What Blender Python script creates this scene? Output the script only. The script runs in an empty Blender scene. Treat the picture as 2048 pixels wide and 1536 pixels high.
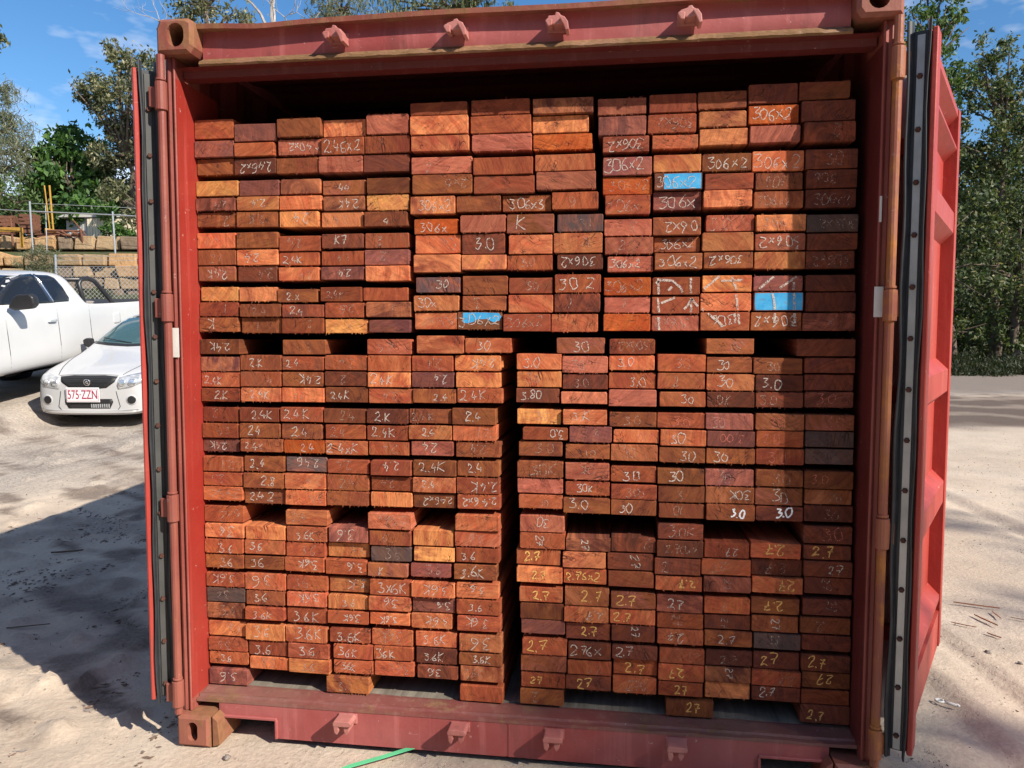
import bpy, bmesh, math, random
import numpy as np
from mathutils import Vector, Matrix
from mathutils.bvhtree import BVHTree

random.seed(11)
RNG = np.random.default_rng(11)
scene = bpy.context.scene
COL = scene.collection

# ------------------------------------------------------------------ camera, sky, sun, exposure
CAM = Vector((0.38355, -2.52803, 1.51614))
PITCH, YAW, ROLL, FOC = -0.067112, 0.140790, -0.001296, 1540.0 / 2048.0
cam_data = bpy.data.cameras.new('camera')
cam_data.sensor_fit = 'HORIZONTAL'
cam_data.sensor_width = 36.0
cam_data.lens = FOC * 36.0
cam_data.clip_start = 0.05
cam_data.clip_end = 900.0
camera = bpy.data.objects.new('camera', cam_data)
COL.objects.link(camera)
RCAM = (Matrix.Rotation(YAW, 3, 'Z') @ Matrix.Rotation(PITCH, 3, 'X') @ Matrix.Rotation(ROLL, 3, 'Y'))
camera.matrix_world = Matrix.Translation(CAM) @ (RCAM @ Matrix.Rotation(math.pi / 2, 3, 'X')).to_4x4()
scene.camera = camera
AX_R = Vector((math.cos(YAW), math.sin(YAW), 0.0))      # level direction to the right of the view
AX_D = Vector((-math.sin(YAW), math.cos(YAW), 0.0))     # level direction straight ahead

SUN_EL, SUN_AZ = math.radians(36.4), math.atan2(0.863, -0.505)   # azimuth clockwise from +Y
SUN = Vector((math.sin(SUN_AZ) * math.cos(SUN_EL), math.cos(SUN_AZ) * math.cos(SUN_EL), math.sin(SUN_EL)))
world = bpy.data.worlds.new('World')
scene.world = world
world.use_nodes = True
wn = world.node_tree
wn.nodes.clear()
w_out = wn.nodes.new('ShaderNodeOutputWorld')
w_bg = wn.nodes.new('ShaderNodeBackground')
sky = wn.nodes.new('ShaderNodeTexSky')
sky.sky_type = 'NISHITA'
sky.sun_disc = False
sky.sun_elevation = SUN_EL
sky.sun_rotation = SUN_AZ
sky.altitude = 0.0
sky.air_density = 1.0
sky.dust_density = 0.25
sky.ozone_density = 3.5
tc = wn.nodes.new('ShaderNodeTexCoord')
mp = wn.nodes.new('ShaderNodeMapping')
mp.inputs['Scale'].default_value = (1.0, 1.0, 2.6)
mp.inputs['Location'].default_value = (8.408, 18.517, 5.477)
cl = wn.nodes.new('ShaderNodeTexNoise')
cl.inputs['Scale'].default_value = 2.2
cl.inputs['Detail'].default_value = 6.0
cl.inputs['Roughness'].default_value = 0.6
cr = wn.nodes.new('ShaderNodeMapRange')
cr.inputs['From Min'].default_value = 0.50
cr.inputs['From Max'].default_value = 0.66
cr.inputs['To Max'].default_value = 0.68
mx = wn.nodes.new('ShaderNodeMix')
mx.data_type = 'RGBA'
mx.inputs['B'].default_value = (10.5, 9.8, 9.0, 1.0)  # added warm cloud, mostly out of view, to soften blue sky fill
hue = wn.nodes.new('ShaderNodeHueSaturation')
hue.inputs['Saturation'].default_value = 1.22
L = wn.links.new
L(tc.outputs['Generated'], mp.inputs['Vector']); L(mp.outputs['Vector'], cl.inputs['Vector'])
L(cl.outputs['Fac'], cr.inputs['Value']); L(cr.outputs['Result'], mx.inputs['Factor'])
L(sky.outputs['Color'], hue.inputs['Color']); L(hue.outputs['Color'], mx.inputs['A'])
L(mx.outputs['Result'], w_bg.inputs['Color']); L(w_bg.outputs['Background'], w_out.inputs['Surface'])
w_bg.inputs['Strength'].default_value = 0.10

sun_data = bpy.data.lights.new('sun', 'SUN')
sun_data.energy = 4.9
sun_data.angle = math.radians(0.53)
sun_data.color = (1.0, 0.925, 0.81)
sun = bpy.data.objects.new('sun', sun_data)
COL.objects.link(sun)
sun.rotation_euler = SUN.to_track_quat('Z', 'Y').to_euler()
scene.view_settings.view_transform = 'Standard'
scene.view_settings.look = 'None'
scene.view_settings.exposure = 0.68
scene.view_settings.gamma = 1.0
scene.view_settings.use_curve_mapping = False
scene.render.engine = 'CYCLES'

# ------------------------------------------------------------------ helpers
def lin(r, g, b):
    f = lambda c: (c / 255 / 12.92) if c / 255 <= 0.04045 else ((c / 255 + 0.055) / 1.055) ** 2.4
    return (f(r), f(g), f(b))

def spot(px, d, py=None):
    """World point at bearing column px (2048 wide view) and distance d along the level view axis; height from row py."""
    r = (px - 1024) / 1540.0 * d
    z = 0.0
    if py is not None:
        z = CAM.z + d * math.tan(math.atan2(768 - py, 1540) + PITCH)
    p = CAM + AX_R * r + AX_D * d
    return Vector((p.x, p.y, z))

class MB:
    def __init__(self):
        self.v, self.f, self.m = [], [], []
    def add(self, verts, faces, m=0):
        o = len(self.v)
        self.v += [tuple(p) for p in verts]
        self.f += [tuple(i + o for i in f) for f in faces]
        self.m += [m] * len(faces)
        return self
    def box(self, x0, x1, y0, y1, z0, z1, m=0):
        return self.add([(x0, y0, z0), (x1, y0, z0), (x1, y1, z0), (x0, y1, z0), (x0, y0, z1), (x1, y0, z1), (x1, y1, z1), (x0, y1, z1)],
                        [(0, 3, 2, 1), (4, 5, 6, 7), (0, 1, 5, 4), (1, 2, 6, 5), (2, 3, 7, 6), (3, 0, 4, 7)], m)
    def tube(self, pts, rad, n=8, m=0, cap=True):
        pts = [Vector(p) for p in pts]
        if not hasattr(rad, '__len__'):
            rad = [rad] * len(pts)
        rings = []
        ref = None
        for i, p in enumerate(pts):
            t = (pts[min(i + 1, len(pts) - 1)] - pts[max(i - 1, 0)]).normalized()
            if ref is None:
                ref = t.cross(Vector((0, 0, 1)))
                if ref.length < 1e-3:
                    ref = t.cross(Vector((1, 0, 0)))
            a = (ref - t * ref.dot(t)).normalized()
            b = t.cross(a)
            ref = a
            rings += [p + (a * math.cos(2 * math.pi * k / n) + b * math.sin(2 * math.pi * k / n)) * rad[i] for k in range(n)]
        fs = []
        for i in range(len(pts) - 1):
            for k in range(n):
                k2 = (k + 1) % n
                fs.append((i * n + k, i * n + k2, (i + 1) * n + k2, (i + 1) * n + k))
        if cap:
            fs.append(tuple(range(n))[::-1])
            fs.append(tuple((len(pts) - 1) * n + k for k in range(n)))
        return self.add(rings, fs, m)
    def prism(self, poly, y0, y1, axis='y', m=0):
        """Extrude a closed 2D outline along an axis: 'y' outline is (x,z), 'x' outline is (y,z), 'z' outline is (x,y)."""
        def P(a, b, t):
            return (a, t, b) if axis == 'y' else ((t, a, b) if axis == 'x' else (a, b, t))
        n = len(poly)
        vs = [P(a, b, y0) for a, b in poly] + [P(a, b, y1) for a, b in poly]
        fs = [tuple(range(n)), tuple(range(n, 2 * n))[::-1]]
        fs += [(k, n + k, n + (k + 1) % n, (k + 1) % n) for k in range(n)]
        return self.add(vs, fs, m)
    def build(self, name, mats, parent=None, loc=(0, 0, 0), bevel=0.0, smooth=False, segs=1):
        me = bpy.data.meshes.new(name)
        me.from_pydata(self.v, [], self.f)
        if not isinstance(mats, (list, tuple)):
            mats = [mats]
        for mt in mats:
            me.materials.append(mt)
        if len(mats) > 1:
            me.polygons.foreach_set('material_index', self.m)
        bm = bmesh.new(); bm.from_mesh(me)
        bmesh.ops.recalc_face_normals(bm, faces=bm.faces)
        if bevel:
            es = [e for e in bm.edges if len(e.link_faces) == 2 and e.calc_face_angle(0) > 0.5]
            bmesh.ops.bevel(bm, geom=es, offset=bevel, segments=segs, affect='EDGES', profile=0.6)
        bm.to_mesh(me); bm.free()
        if smooth:
            me.polygons.foreach_set('use_smooth', [True] * len(me.polygons))
        o = bpy.data.objects.new(name, me)
        COL.objects.link(o)
        o.location = loc
        if parent is not None:
            o.parent = parent
        return o

def tag(o, label=None, cat=None, group=None, kind=None):
    for k, v in (('label', label), ('category', cat), ('group', group), ('kind', kind)):
        if v:
            o[k] = v
    return o

def empty(name, loc=(0, 0, 0), rz=0.0, label=None, cat=None, group=None):
    o = bpy.data.objects.new(name, None)
    COL.objects.link(o)
    o.location = loc
    o.rotation_euler = (0, 0, rz)
    return tag(o, label, cat, group)

# ------------------------------------------------------------------ materials
class NT:
    """Small node-tree builder."""
    def __init__(self, name):
        self.mat = bpy.data.materials.new(name)
        self.mat.use_nodes = True
        self.t = self.mat.node_tree
        self.t.nodes.clear()
        self.out = self.n('ShaderNodeOutputMaterial')
        self.b = self.n('ShaderNodeBsdfPrincipled')
        self.l(self.b.outputs[0], self.out.inputs[0])
    def n(self, typ, **kw):
        nd = self.t.nodes.new(typ)
        for k, v in kw.items():
            setattr(nd, k, v)
        return nd
    def l(self, a, b):
        self.t.links.new(a, b)
    def val(self, sock, v):
        if hasattr(v, 'is_output') or hasattr(v, 'links'):
            self.l(v, sock)
        else:
            sock.default_value = v
    def coord(self, kind='Object'):
        return self.n('ShaderNodeTexCoord').outputs[kind]
    def mapping(self, vec, scale=(1, 1, 1), loc=(0, 0, 0), rot=(0, 0, 0)):
        m = self.n('ShaderNodeMapping')
        self.l(vec, m.inputs['Vector'])
        m.inputs['Scale'].default_value = scale
        m.inputs['Location'].default_value = loc
        m.inputs['Rotation'].default_value = rot
        return m.outputs[0]
    def noise(self, vec, scale, detail=4.0, rough=0.55, dist=0.0):
        n = self.n('ShaderNodeTexNoise')
        self.l(vec, n.inputs['Vector'])
        n.inputs['Scale'].default_value = scale
        n.inputs['Detail'].default_value = detail
        n.inputs['Roughness'].default_value = rough
        n.inputs['Distortion'].default_value = dist
        return n.outputs['Fac']
    def ramp(self, v, a, b, ta=0.0, tb=1.0):
        m = self.n('ShaderNodeMapRange')
        self.val(m.inputs['Value'], v)
        m.inputs['From Min'].default_value = a
        m.inputs['From Max'].default_value = b
        m.inputs['To Min'].default_value = ta
        m.inputs['To Max'].default_value = tb
        m.clamp = True
        return m.outputs[0]
    def math(self, op, a, b=0.0, c=0.0):
        m = self.n('ShaderNodeMath', operation=op)
        self.val(m.inputs[0], a); self.val(m.inputs[1], b); self.val(m.inputs[2], c)
        return m.outputs[0]
    def mix(self, f, a, b, blend='MIX'):
        m = self.n('ShaderNodeMix', data_type='RGBA', blend_type=blend)
        for s, v in ((m.inputs['Factor'], f), (m.inputs['A'], a), (m.inputs['B'], b)):
            if isinstance(v, tuple) and len(v) == 3:
                v = v + (1.0,)
            self.val(s, v)
        return m.outputs['Result']
    def bump(self, h, strength=0.3, dist=0.01):
        b = self.n('ShaderNodeBump')
        b.inputs['Strength'].default_value = strength
        b.inputs['Distance'].default_value = dist
        self.l(h, b.inputs['Height'])
        self.l(b.outputs[0], self.b.inputs['Normal'])
    def finish(self, color, rough=0.7, metal=0.0, spec=0.5):
        if isinstance(color, tuple) and len(color) == 3:
            color = color + (1.0,)
        self.val(self.b.inputs['Base Color'], color)
        self.val(self.b.inputs['Roughness'], rough)
        self.val(self.b.inputs['Metallic'], metal)
        self.b.inputs['Specular IOR Level'].default_value = spec
        return self.mat

def plain(name, col, rough=0.6, metal=0.0, spec=0.5, var=0.12, scale=6.0, coat=0.0):
    t = NT(name)
    n = t.noise(t.coord(), scale, 5)
    c = t.mix(t.ramp(n, 0.3, 0.7), tuple(x * (1 - var) for x in col), tuple(min(1, x * (1 + var)) for x in col))
    t.b.inputs['Coat Weight'].default_value = coat
    t.b.inputs['Coat Roughness'].default_value = 0.05
    return t.finish(c, rough, metal, spec)

def rusty_paint(name, paint, paint2, rust=0.5, rustcol=(0.19, 0.075, 0.03), streak=True):
    """Old container paint: faded patches, dust streaks, rust breaking through."""
    t = NT(name)
    co = t.coord()
    fade = t.ramp(t.noise(co, 2.2, 6, 0.6), 0.35, 0.68)
    c = t.mix(fade, paint, paint2)
    st = t.noise(t.mapping(co, (26, 26, 1.1)), 1.0, 5, 0.62)
    c = t.mix(t.math('MULTIPLY', t.ramp(st, 0.56, 0.78), 0.38), c, tuple(min(1, x * 1.6 + 0.05) for x in paint2))
    gr = t.noise(t.mapping(co, (9, 9, 2)), 1.5, 6, 0.7)
    c = t.mix(t.math('MULTIPLY', t.ramp(gr, 0.55, 0.8), 0.55), c, (0.06, 0.035, 0.028))
    r1 = t.noise(co, 7.0, 8, 0.68, 0.3)
    r2 = t.noise(t.mapping(co, (14, 14, 3.2)), 1.0, 6, 0.7)
    rm = t.ramp(t.math('ADD', t.math('MULTIPLY', r1, 0.6), t.math('MULTIPLY', r2, 0.4)), 0.70 - 0.30 * rust, 0.78 - 0.30 * rust)
    rc = t.mix(t.noise(co, 40, 4), tuple(x * 0.55 for x in rustcol), tuple(min(1, x * 1.7) for x in rustcol))
    c = t.mix(rm, c, rc)
    run = t.noise(t.mapping(co, (48, 48, 2.0), loc=(3, 1, 2)), 1.0, 4, 0.6)
    c = t.mix(t.math('MULTIPLY', t.ramp(run, 0.63, 0.72), t.ramp(t.noise(co, 3.1, 3), 0.5, 0.62, 0, 0.75)), c, tuple(min(1, x * 1.2) for x in rustcol))
    scr = t.noise(t.mapping(co, (7, 7, 60), rot=(0, 0.7, 0), loc=(5, 2, 7)), 1.0, 4, 0.65)
    c = t.mix(t.math('MULTIPLY', t.ramp(scr, 0.70, 0.74), 0.55), c, (0.50, 0.33, 0.28))
    chip = t.ramp(t.noise(co, 42, 4, 0.75), 0.67, 0.71)
    c = t.mix(t.math('MULTIPLY', chip, 0.6), c, (0.55, 0.42, 0.38))
    h = t.math('ADD', t.noise(co, 30, 5, 0.6), t.math('MULTIPLY', rm, 0.5))
    t.bump(h, 0.35, 0.004)
    return t.finish(c, t.ramp(rm, 0, 1, 0.52, 0.9), 0.0, 0.4)

M = {}
M['red_in'] = rusty_paint('interior red paint', (0.25, 0.020, 0.013), (0.29, 0.034, 0.024), 0.10)
M['red_face'] = rusty_paint('faded red paint', (0.275, 0.052, 0.049), (0.37, 0.11, 0.104), 0.24)
M['red_door'] = rusty_paint('door red paint', (0.335, 0.030, 0.021), (0.37, 0.056, 0.041), 0.18)
M['red_post'] = rusty_paint('post red paint', (0.21, 0.042, 0.032), (0.28, 0.075, 0.055), 0.45, (0.19, 0.08, 0.035))
M['casting'] = rusty_paint('rusty casting', (0.22, 0.065, 0.045), (0.28, 0.10, 0.065), 0.74, (0.20, 0.09, 0.042))
M['lug'] = rusty_paint('chalky pink lug paint', (0.34, 0.105, 0.092), (0.44, 0.19, 0.165), 0.22)
M['rust_lip'] = rusty_paint('rust flaked lip', (0.20, 0.10, 0.055), (0.27, 0.15, 0.075), 0.85, (0.15, 0.08, 0.035))
M['sill_top'] = rusty_paint('scuffed sill plate', (0.17, 0.045, 0.04), (0.20, 0.095, 0.075), 0.58, (0.17, 0.085, 0.045))
M['hinge_bar'] = rusty_paint('rust streaked bar', (0.24, 0.068, 0.042), (0.31, 0.115, 0.06), 0.62, (0.30, 0.115, 0.032))
M['shaded_red_in'] = rusty_paint('inner red darkened as shade', (0.10, 0.014, 0.013), (0.125, 0.022, 0.02), 0.10)  # interior red darkened to imitate shade on the right jamb and soffit
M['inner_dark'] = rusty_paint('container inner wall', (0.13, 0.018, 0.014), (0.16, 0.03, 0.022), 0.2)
M['hinge_bar_l'] = rusty_paint('red painted bar', (0.20, 0.050, 0.038), (0.27, 0.085, 0.06), 0.34, (0.26, 0.10, 0.035))
M['rubber'] = plain('black rubber seal', (0.028, 0.03, 0.034), 0.45, 0, 0.5, 0.3, 14)
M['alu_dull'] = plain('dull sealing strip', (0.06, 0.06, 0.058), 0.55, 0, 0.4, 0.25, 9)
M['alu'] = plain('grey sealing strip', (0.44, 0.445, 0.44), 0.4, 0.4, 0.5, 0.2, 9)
M['bolt'] = plain('rusted bolt', (0.085, 0.035, 0.025), 0.8, 0, 0.3, 0.3, 60)
M['sticker'] = plain('white reflective tape', (0.72, 0.70, 0.66), 0.5, 0, 0.5, 0.08, 20)
M['plywood'] = None

def wood_floor():
    t = NT('worn plywood floor')
    co = t.coord()
    g = t.noise(t.mapping(co, (40, 3, 40)), 1.0, 6, 0.65)
    c = t.mix(t.ramp(g, 0.3, 0.7), (0.12, 0.10, 0.08), (0.26, 0.23, 0.185))
    c = t.mix(t.math('MULTIPLY', t.ramp(t.noise(co, 6, 5), 0.5, 0.75), 0.6), c, (0.11, 0.085, 0.07))
    t.bump(g, 0.4, 0.004)
    return t.finish(c, 0.85, 0, 0.3)
M['plywood'] = wood_floor()

def wood_end():
    """Sawn end grain of red hardwood; tone, tone2 and UV (metres from the pith) are stored on the mesh."""
    t = NT('sawn red hardwood')
    uv = t.n('ShaderNodeUVMap').outputs[0]
    a1 = t.n('ShaderNodeAttribute', attribute_name='tone').outputs['Color']
    a2 = t.n('ShaderNodeAttribute', attribute_name='tone2').outputs['Color']
    warp = t.n('ShaderNodeTexNoise')
    t.l(uv, warp.inputs['Vector']); warp.inputs['Scale'].default_value = 9.0; warp.inputs['Detail'].default_value = 3.0
    v2 = t.n('ShaderNodeVectorMath', operation='MULTIPLY_ADD')
    t.l(warp.outputs['Color'], v2.inputs[0]); v2.inputs[1].default_value = (0.05, 0.05, 0.05); t.l(uv, v2.inputs[2])
    ln = t.n('ShaderNodeVectorMath', operation='LENGTH'); t.l(v2.outputs[0], ln.inputs[0])
    rad = ln.outputs['Value']
    cx = t.n('ShaderNodeCombineXYZ')
    t.l(t.math('MULTIPLY', rad, 150.0), cx.inputs[0])
    sx = t.n('ShaderNodeSeparateXYZ'); t.l(uv, sx.inputs[0])
    t.l(t.math('MULTIPLY', sx.outputs[0], 4.0), cx.inputs[1]); t.l(t.math('MULTIPLY', sx.outputs[1], 4.0), cx.inputs[2])
    ring = t.noise(cx.outputs[0], 1.0, 4, 0.6)
    cx2 = t.n('ShaderNodeCombineXYZ')
    t.l(t.math('MULTIPLY', rad, 22.0), cx2.inputs[0]); t.l(t.math('MULTIPLY', sx.outputs[0], 9.0), cx2.inputs[1]); t.l(t.math('MULTIPLY', sx.outputs[1], 9.0), cx2.inputs[2])
    band = t.noise(cx2.outputs[0], 1.0, 5, 0.62, 0.6)
    c = t.mix(t.ramp(band, 0.42, 0.66), a1, a2)
    c = t.mix(t.ramp(ring, 0.38, 0.62, 0.40, 0.0), c, t.mix(1.0, c, (0.42, 0.36, 0.34), 'MULTIPLY'))
    saw = t.noise(t.mapping(uv, (14, 420, 1), rot=(0, 0, 0.5)), 1.0, 3, 0.6)
    c = t.mix(t.ramp(saw, 0.42, 0.72, 0.0, 0.28), c, t.mix(1.0, c, (1.75, 1.7, 1.7), 'MULTIPLY'))
    pore = t.noise(uv, 380, 3, 0.7)
    c = t.mix(t.ramp(pore, 0.52, 0.70, 0.0, 0.55), c, t.mix(1.0, c, (0.42, 0.37, 0.36), 'MULTIPLY'))
    smear = t.noise(t.mapping(uv, (16, 75, 1), rot=(0, 0, 0.62)), 1.0, 6, 0.68, 0.4)
    c = t.mix(t.ramp(smear, 0.52, 0.72, 0.0, 0.60), c, t.mix(1.0, c, (1.75, 1.62, 1.5), 'MULTIPLY'))
    c = t.mix(t.ramp(smear, 0.46, 0.28, 0.0, 0.60), c, t.mix(1.0, c, (0.45, 0.38, 0.38), 'MULTIPLY'))
    stain = t.noise(uv, 30, 6, 0.72, 0.5)
    c = t.mix(t.ramp(stain, 0.56, 0.72, 0.0, 0.72), c, t.mix(1.0, c, (0.36, 0.28, 0.28), 'MULTIPLY'))
    pale = t.noise(t.mapping(uv, (1, 1, 1), loc=(3.1, 1.7, 0)), 24, 6, 0.7, 0.4)
    c = t.mix(t.ramp(pale, 0.57, 0.76, 0.0, 0.62), c, t.mix(1.0, c, (1.7, 1.7, 1.6), 'MULTIPLY'))
    crk = t.noise(t.mapping(uv, (7, 26, 1), rot=(0, 0, -0.35)), 1.0, 3, 0.5, 1.2)
    crk = t.ramp(t.math('ABSOLUTE', t.math('SUBTRACT', crk, 0.5)), 0.0, 0.016, 1.0, 0.0)
    crk = t.math('MULTIPLY', crk, t.ramp(t.noise(uv, 11, 2), 0.50, 0.60))
    c = t.mix(t.math('MULTIPLY', crk, 0.8), c, (0.025, 0.014, 0.012))
    h = t.math('ADD', t.math('MULTIPLY', saw, 0.7), t.math('ADD', t.math('MULTIPLY', ring, 0.5), t.math('ADD', t.math('MULTIPLY', pore, 0.4), t.math('MULTIPLY', crk, -1.5))))
    t.bump(h, 0.6, 0.002)
    return t.finish(c, 0.86, 0, 0.25)
M['wood'] = wood_end()

def chalk(name, col, thin):
    """Chalk dragged over rough wood: broken by the grain, so bare wood shows through in places."""
    t = NT(name)
    co = t.coord('Object')
    n = t.noise(co, 330, 3, 0.7)
    n2 = t.noise(co, 60, 3, 0.6)
    k = t.math('ADD', t.math('MULTIPLY', n, 0.6), t.math('MULTIPLY', n2, 0.4))
    t.val(t.b.inputs['Alpha'], t.ramp(k, thin - 0.06, thin + 0.08))
    return t.finish(col, 0.95, 0, 0.1)
M['chalk'] = chalk('white chalk', (0.56, 0.47, 0.41), 0.465)
M['chalk_faint'] = chalk('worn white chalk', (0.46, 0.33, 0.27), 0.53)
M['chalk_bold'] = chalk('thick white chalk', (0.85, 0.85, 0.86), 0.34)
M['chalk_y'] = chalk('yellow crayon', (0.70, 0.40, 0.13), 0.42)
M['chalk_r'] = chalk('red crayon', (0.50, 0.15, 0.11), 0.48)
M['blue'] = None

def blue_paint():
    t = NT('blue end paint')
    co = t.coord()
    n = t.noise(co, 22, 6, 0.65)
    c = t.mix(t.ramp(n, 0.35, 0.68), (0.012, 0.27, 0.58), (0.08, 0.40, 0.68))
    wear = t.ramp(t.noise(t.mapping(co, (0.5, 1, 1.4), loc=(4, 2, 1)), 42, 7, 0.75), 0.54, 0.68)
    c = t.mix(t.math('MULTIPLY', wear, 0.7), c, (0.16, 0.12, 0.09))
    t.bump(n, 0.3, 0.002)
    return t.finish(c, 0.6, 0, 0.4)
M['blue'] = blue_paint()

# ------------------------------------------------------------------ ground
def vnoise(x, y, f, seed):
    g = np.random.default_rng(seed).random((256, 256))
    X, Y = x * f + 57.3, y * f + 91.7
    xi, yi = np.floor(X).astype(int), np.floor(Y).astype(int)
    u, v = X - xi, Y - yi
    u, v = u * u * (3 - 2 * u), v * v * (3 - 2 * v)
    G = lambda a, b: g[a % 256, b % 256]
    return ((G(xi, yi) * (1 - u) + G(xi + 1, yi) * u) * (1 - v) + (G(xi, yi + 1) * (1 - u) + G(xi + 1, yi + 1) * u) * v)
def fbm(x, y, f, seed, octv=4):
    s = 0.0; a = 0.5
    for i in range(octv):
        s = s + a * vnoise(x, y, f * 2 ** i, seed + i); a *= 0.5
    return s
def sstep(x, a, b):
    t = np.clip((x - a) / (b - a), 0, 1)
    return t * t * (3 - 2 * t)

RISE_D = [-20, 6.3, 10, 13, 15.5, 18, 20.5, 21.9, 22.15, 22.7, 24.0, 24.35, 24.9, 40, 60]
RISE_H = [0, 0, 0.24, 0.52, 1.05, 1.7, 2.42, 2.55, 2.6, 3.72, 3.98, 4.0, 4.48, 5.0, 5.0]
def base_height(x, y):
    x, y = np.asarray(x, float), np.asarray(y, float)
    r = (x - CAM.x) * AX_R.x + (y - CAM.y) * AX_R.y
    d = (x - CAM.x) * AX_D.x + (y - CAM.y) * AX_D.y
    ang = r / np.maximum(d, 2.0)
    k = 1 - sstep(ang, -0.42, -0.2)
    return np.interp(d, RISE_D, RISE_H) * k + 0.27 * sstep(-r, 5.95, 6.6) * sstep(d, 6.5, 9.5) * (1 - sstep(d, 13, 16))
def ground_z(p):
    return float(base_height(p[0], p[1]))

def make_ground():
    def axis(parts):
        out = [parts[0][0]]
        for a, b, s in parts:
            n = max(1, int(round((b - a) / s)))
            out += list(np.linspace(a, b, n + 1)[1:])
        return np.array(out)
    rs = axis([(-160, -40, 12), (-40, -12, 0.8), (-12, -5.5, 0.12), (-5.5, 5.5, 0.045), (5.5, 14, 0.16), (14, 40, 1.6), (40, 160, 12)])
    ds = axis([(-40, -4, 4), (-4, 0.6, 0.3), (0.6, 7.5, 0.045), (7.5, 14, 0.12), (14, 32, 0.22), (32, 60, 2), (60, 420, 20)])
    Rg, Dg = np.meshgrid(rs, ds)
    X = CAM.x + AX_R.x * Rg + AX_D.x * Dg
    Y = CAM.y + AX_R.y * Rg + AX_D.y * Dg
    Z = base_height(X, Y)
    near = 1 - sstep(Dg, 9, 16)
    bump = (fbm(X, Y, 1.3, 3) - 0.47) * 0.018 + (fbm(X, Y, 6.0, 9) - 0.47) * 0.012
    left = 1 - sstep(X, -1.6, -1.0)
    # scuffed, trodden earth beside the container: drag marks and clods
    drag = vnoise(X * 0.5 + Y * 0.87, (Y * 0.5 - X * 0.87) * 0.28, 7.0, 21)
    clod = np.maximum(0, fbm(X, Y, 9.0, 33, 3) - 0.52) * 0.22
    bump = bump + left * near * ((drag - 0.5) * 0.014 + clod * 1.0)
    # wheel tracks on the right
    for off, w in ((1.72, 0.05), (2.02, 0.045), (3.6, 0.08)):
        c = off - 0.06 * (Y - 0.8)
        g = np.exp(-((X - c) / w) ** 2) * (Y < 6) * (Y > -3)
        bump = bump - 0.020 * g + 0.012 * np.exp(-((X - c - 1.9 * w) / (w * 0.7)) ** 2) * (Y < 6) * (Y > -3)
    Z = Z + bump * np.maximum(near, 0.25)
    foot = (np.abs(X) < 1.5) & (Y > -0.25) & (Y < 7)
    Z = np.where(foot, np.minimum(Z, -0.004), Z)
    n0, n1 = Rg.shape
    V = np.stack([X, Y, Z], -1).reshape(-1, 3)
    idx = np.arange(n0 * n1).reshape(n0, n1)
    F = np.stack([idx[:-1, :-1], idx[:-1, 1:], idx[1:, 1:], idx[1:, :-1]], -1).reshape(-1, 4)
    me = bpy.data.meshes.new('ground')
    me.vertices.add(len(V)); me.vertices.foreach_set('co', V.ravel())
    me.loops.add(F.size); me.loops.foreach_set('vertex_index', F.ravel().astype(np.int32))
    me.polygons.add(len(F)); me.polygons.foreach_set('loop_start', np.arange(0, F.size, 4, dtype=np.int32))
    me.polygons.foreach_set('use_smooth', np.ones(len(F), bool))
    me.update()
    ang = Rg / np.maximum(Dg, 1.0)
    nz = fbm(X, Y, 0.55, 71)
    nz2 = fbm(X, Y, 2.2, 77)
    lft = 1 - sstep(ang, -0.35, -0.1)
    rgt = sstep(ang, 0.1, 0.35)
    gravel = lft * sstep(Dg + (nz - 0.47) * 5, 5.6, 8.2) * 0.85 + 0.22 * sstep(nz2, 0.5, 0.66)
    gravel = np.maximum(gravel, rgt * sstep(Dg + (nz - .47) * 4, 17.5, 20.0))
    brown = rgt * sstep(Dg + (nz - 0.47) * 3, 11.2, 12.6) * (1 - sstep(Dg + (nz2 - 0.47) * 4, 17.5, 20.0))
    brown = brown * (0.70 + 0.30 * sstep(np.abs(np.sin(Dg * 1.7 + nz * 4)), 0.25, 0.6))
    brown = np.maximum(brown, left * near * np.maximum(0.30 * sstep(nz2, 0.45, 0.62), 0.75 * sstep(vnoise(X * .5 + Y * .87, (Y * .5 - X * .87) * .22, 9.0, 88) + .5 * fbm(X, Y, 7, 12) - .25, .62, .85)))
    brown = np.maximum(brown, rgt * 0.62 * sstep(Dg + (nz2 - .47) * 3, 18.0, 20.5))  # darkens the far right gravel in imitation of tree shade
    soil = lft * sstep(Dg, 15.0, 16.5)
    soil = np.maximum(soil, rgt * sstep(Dg, 28.5, 30))
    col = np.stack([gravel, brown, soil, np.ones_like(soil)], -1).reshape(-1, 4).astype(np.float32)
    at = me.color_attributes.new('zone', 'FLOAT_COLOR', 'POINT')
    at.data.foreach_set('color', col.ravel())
    t = NT('dusty yard ground')
    co = t.coord()
    z = t.n('ShaderNodeSeparateColor')
    t.l(t.n('ShaderNodeAttribute', attribute_name='zone').outputs['Color'], z.inputs[0])
    big = t.noise(co, 0.9, 6, 0.6)
    fine = t.noise(co, 55, 6, 0.7)
    sand = t.mix(t.ramp(big, 0.35, 0.68), (0.49, 0.395, 0.305), (0.61, 0.505, 0.40))
    sand = t.mix(t.ramp(t.noise(co, 6.5, 6, 0.68), 0.5, 0.75, 0, 0.35), sand, (0.36, 0.285, 0.22))
    grav = t.mix(t.ramp(t.noise(co, 38, 4, 0.75), 0.36, 0.64), (0.22, 0.20, 0.18), (0.50, 0.44, 0.38))
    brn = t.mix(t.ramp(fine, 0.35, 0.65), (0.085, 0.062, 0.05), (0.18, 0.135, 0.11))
    soi = t.mix(t.ramp(t.noise(co, 3.5, 6), 0.4, 0.62), (0.10, 0.085, 0.05), (0.055, 0.085, 0.025))
    c = t.mix(t.math('MULTIPLY', z.outputs[0], t.ramp(big, 0.2, 0.6, 0.7, 1.0)), sand, grav)
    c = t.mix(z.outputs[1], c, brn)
    c = t.mix(z.outputs[2], c, soi)
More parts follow.
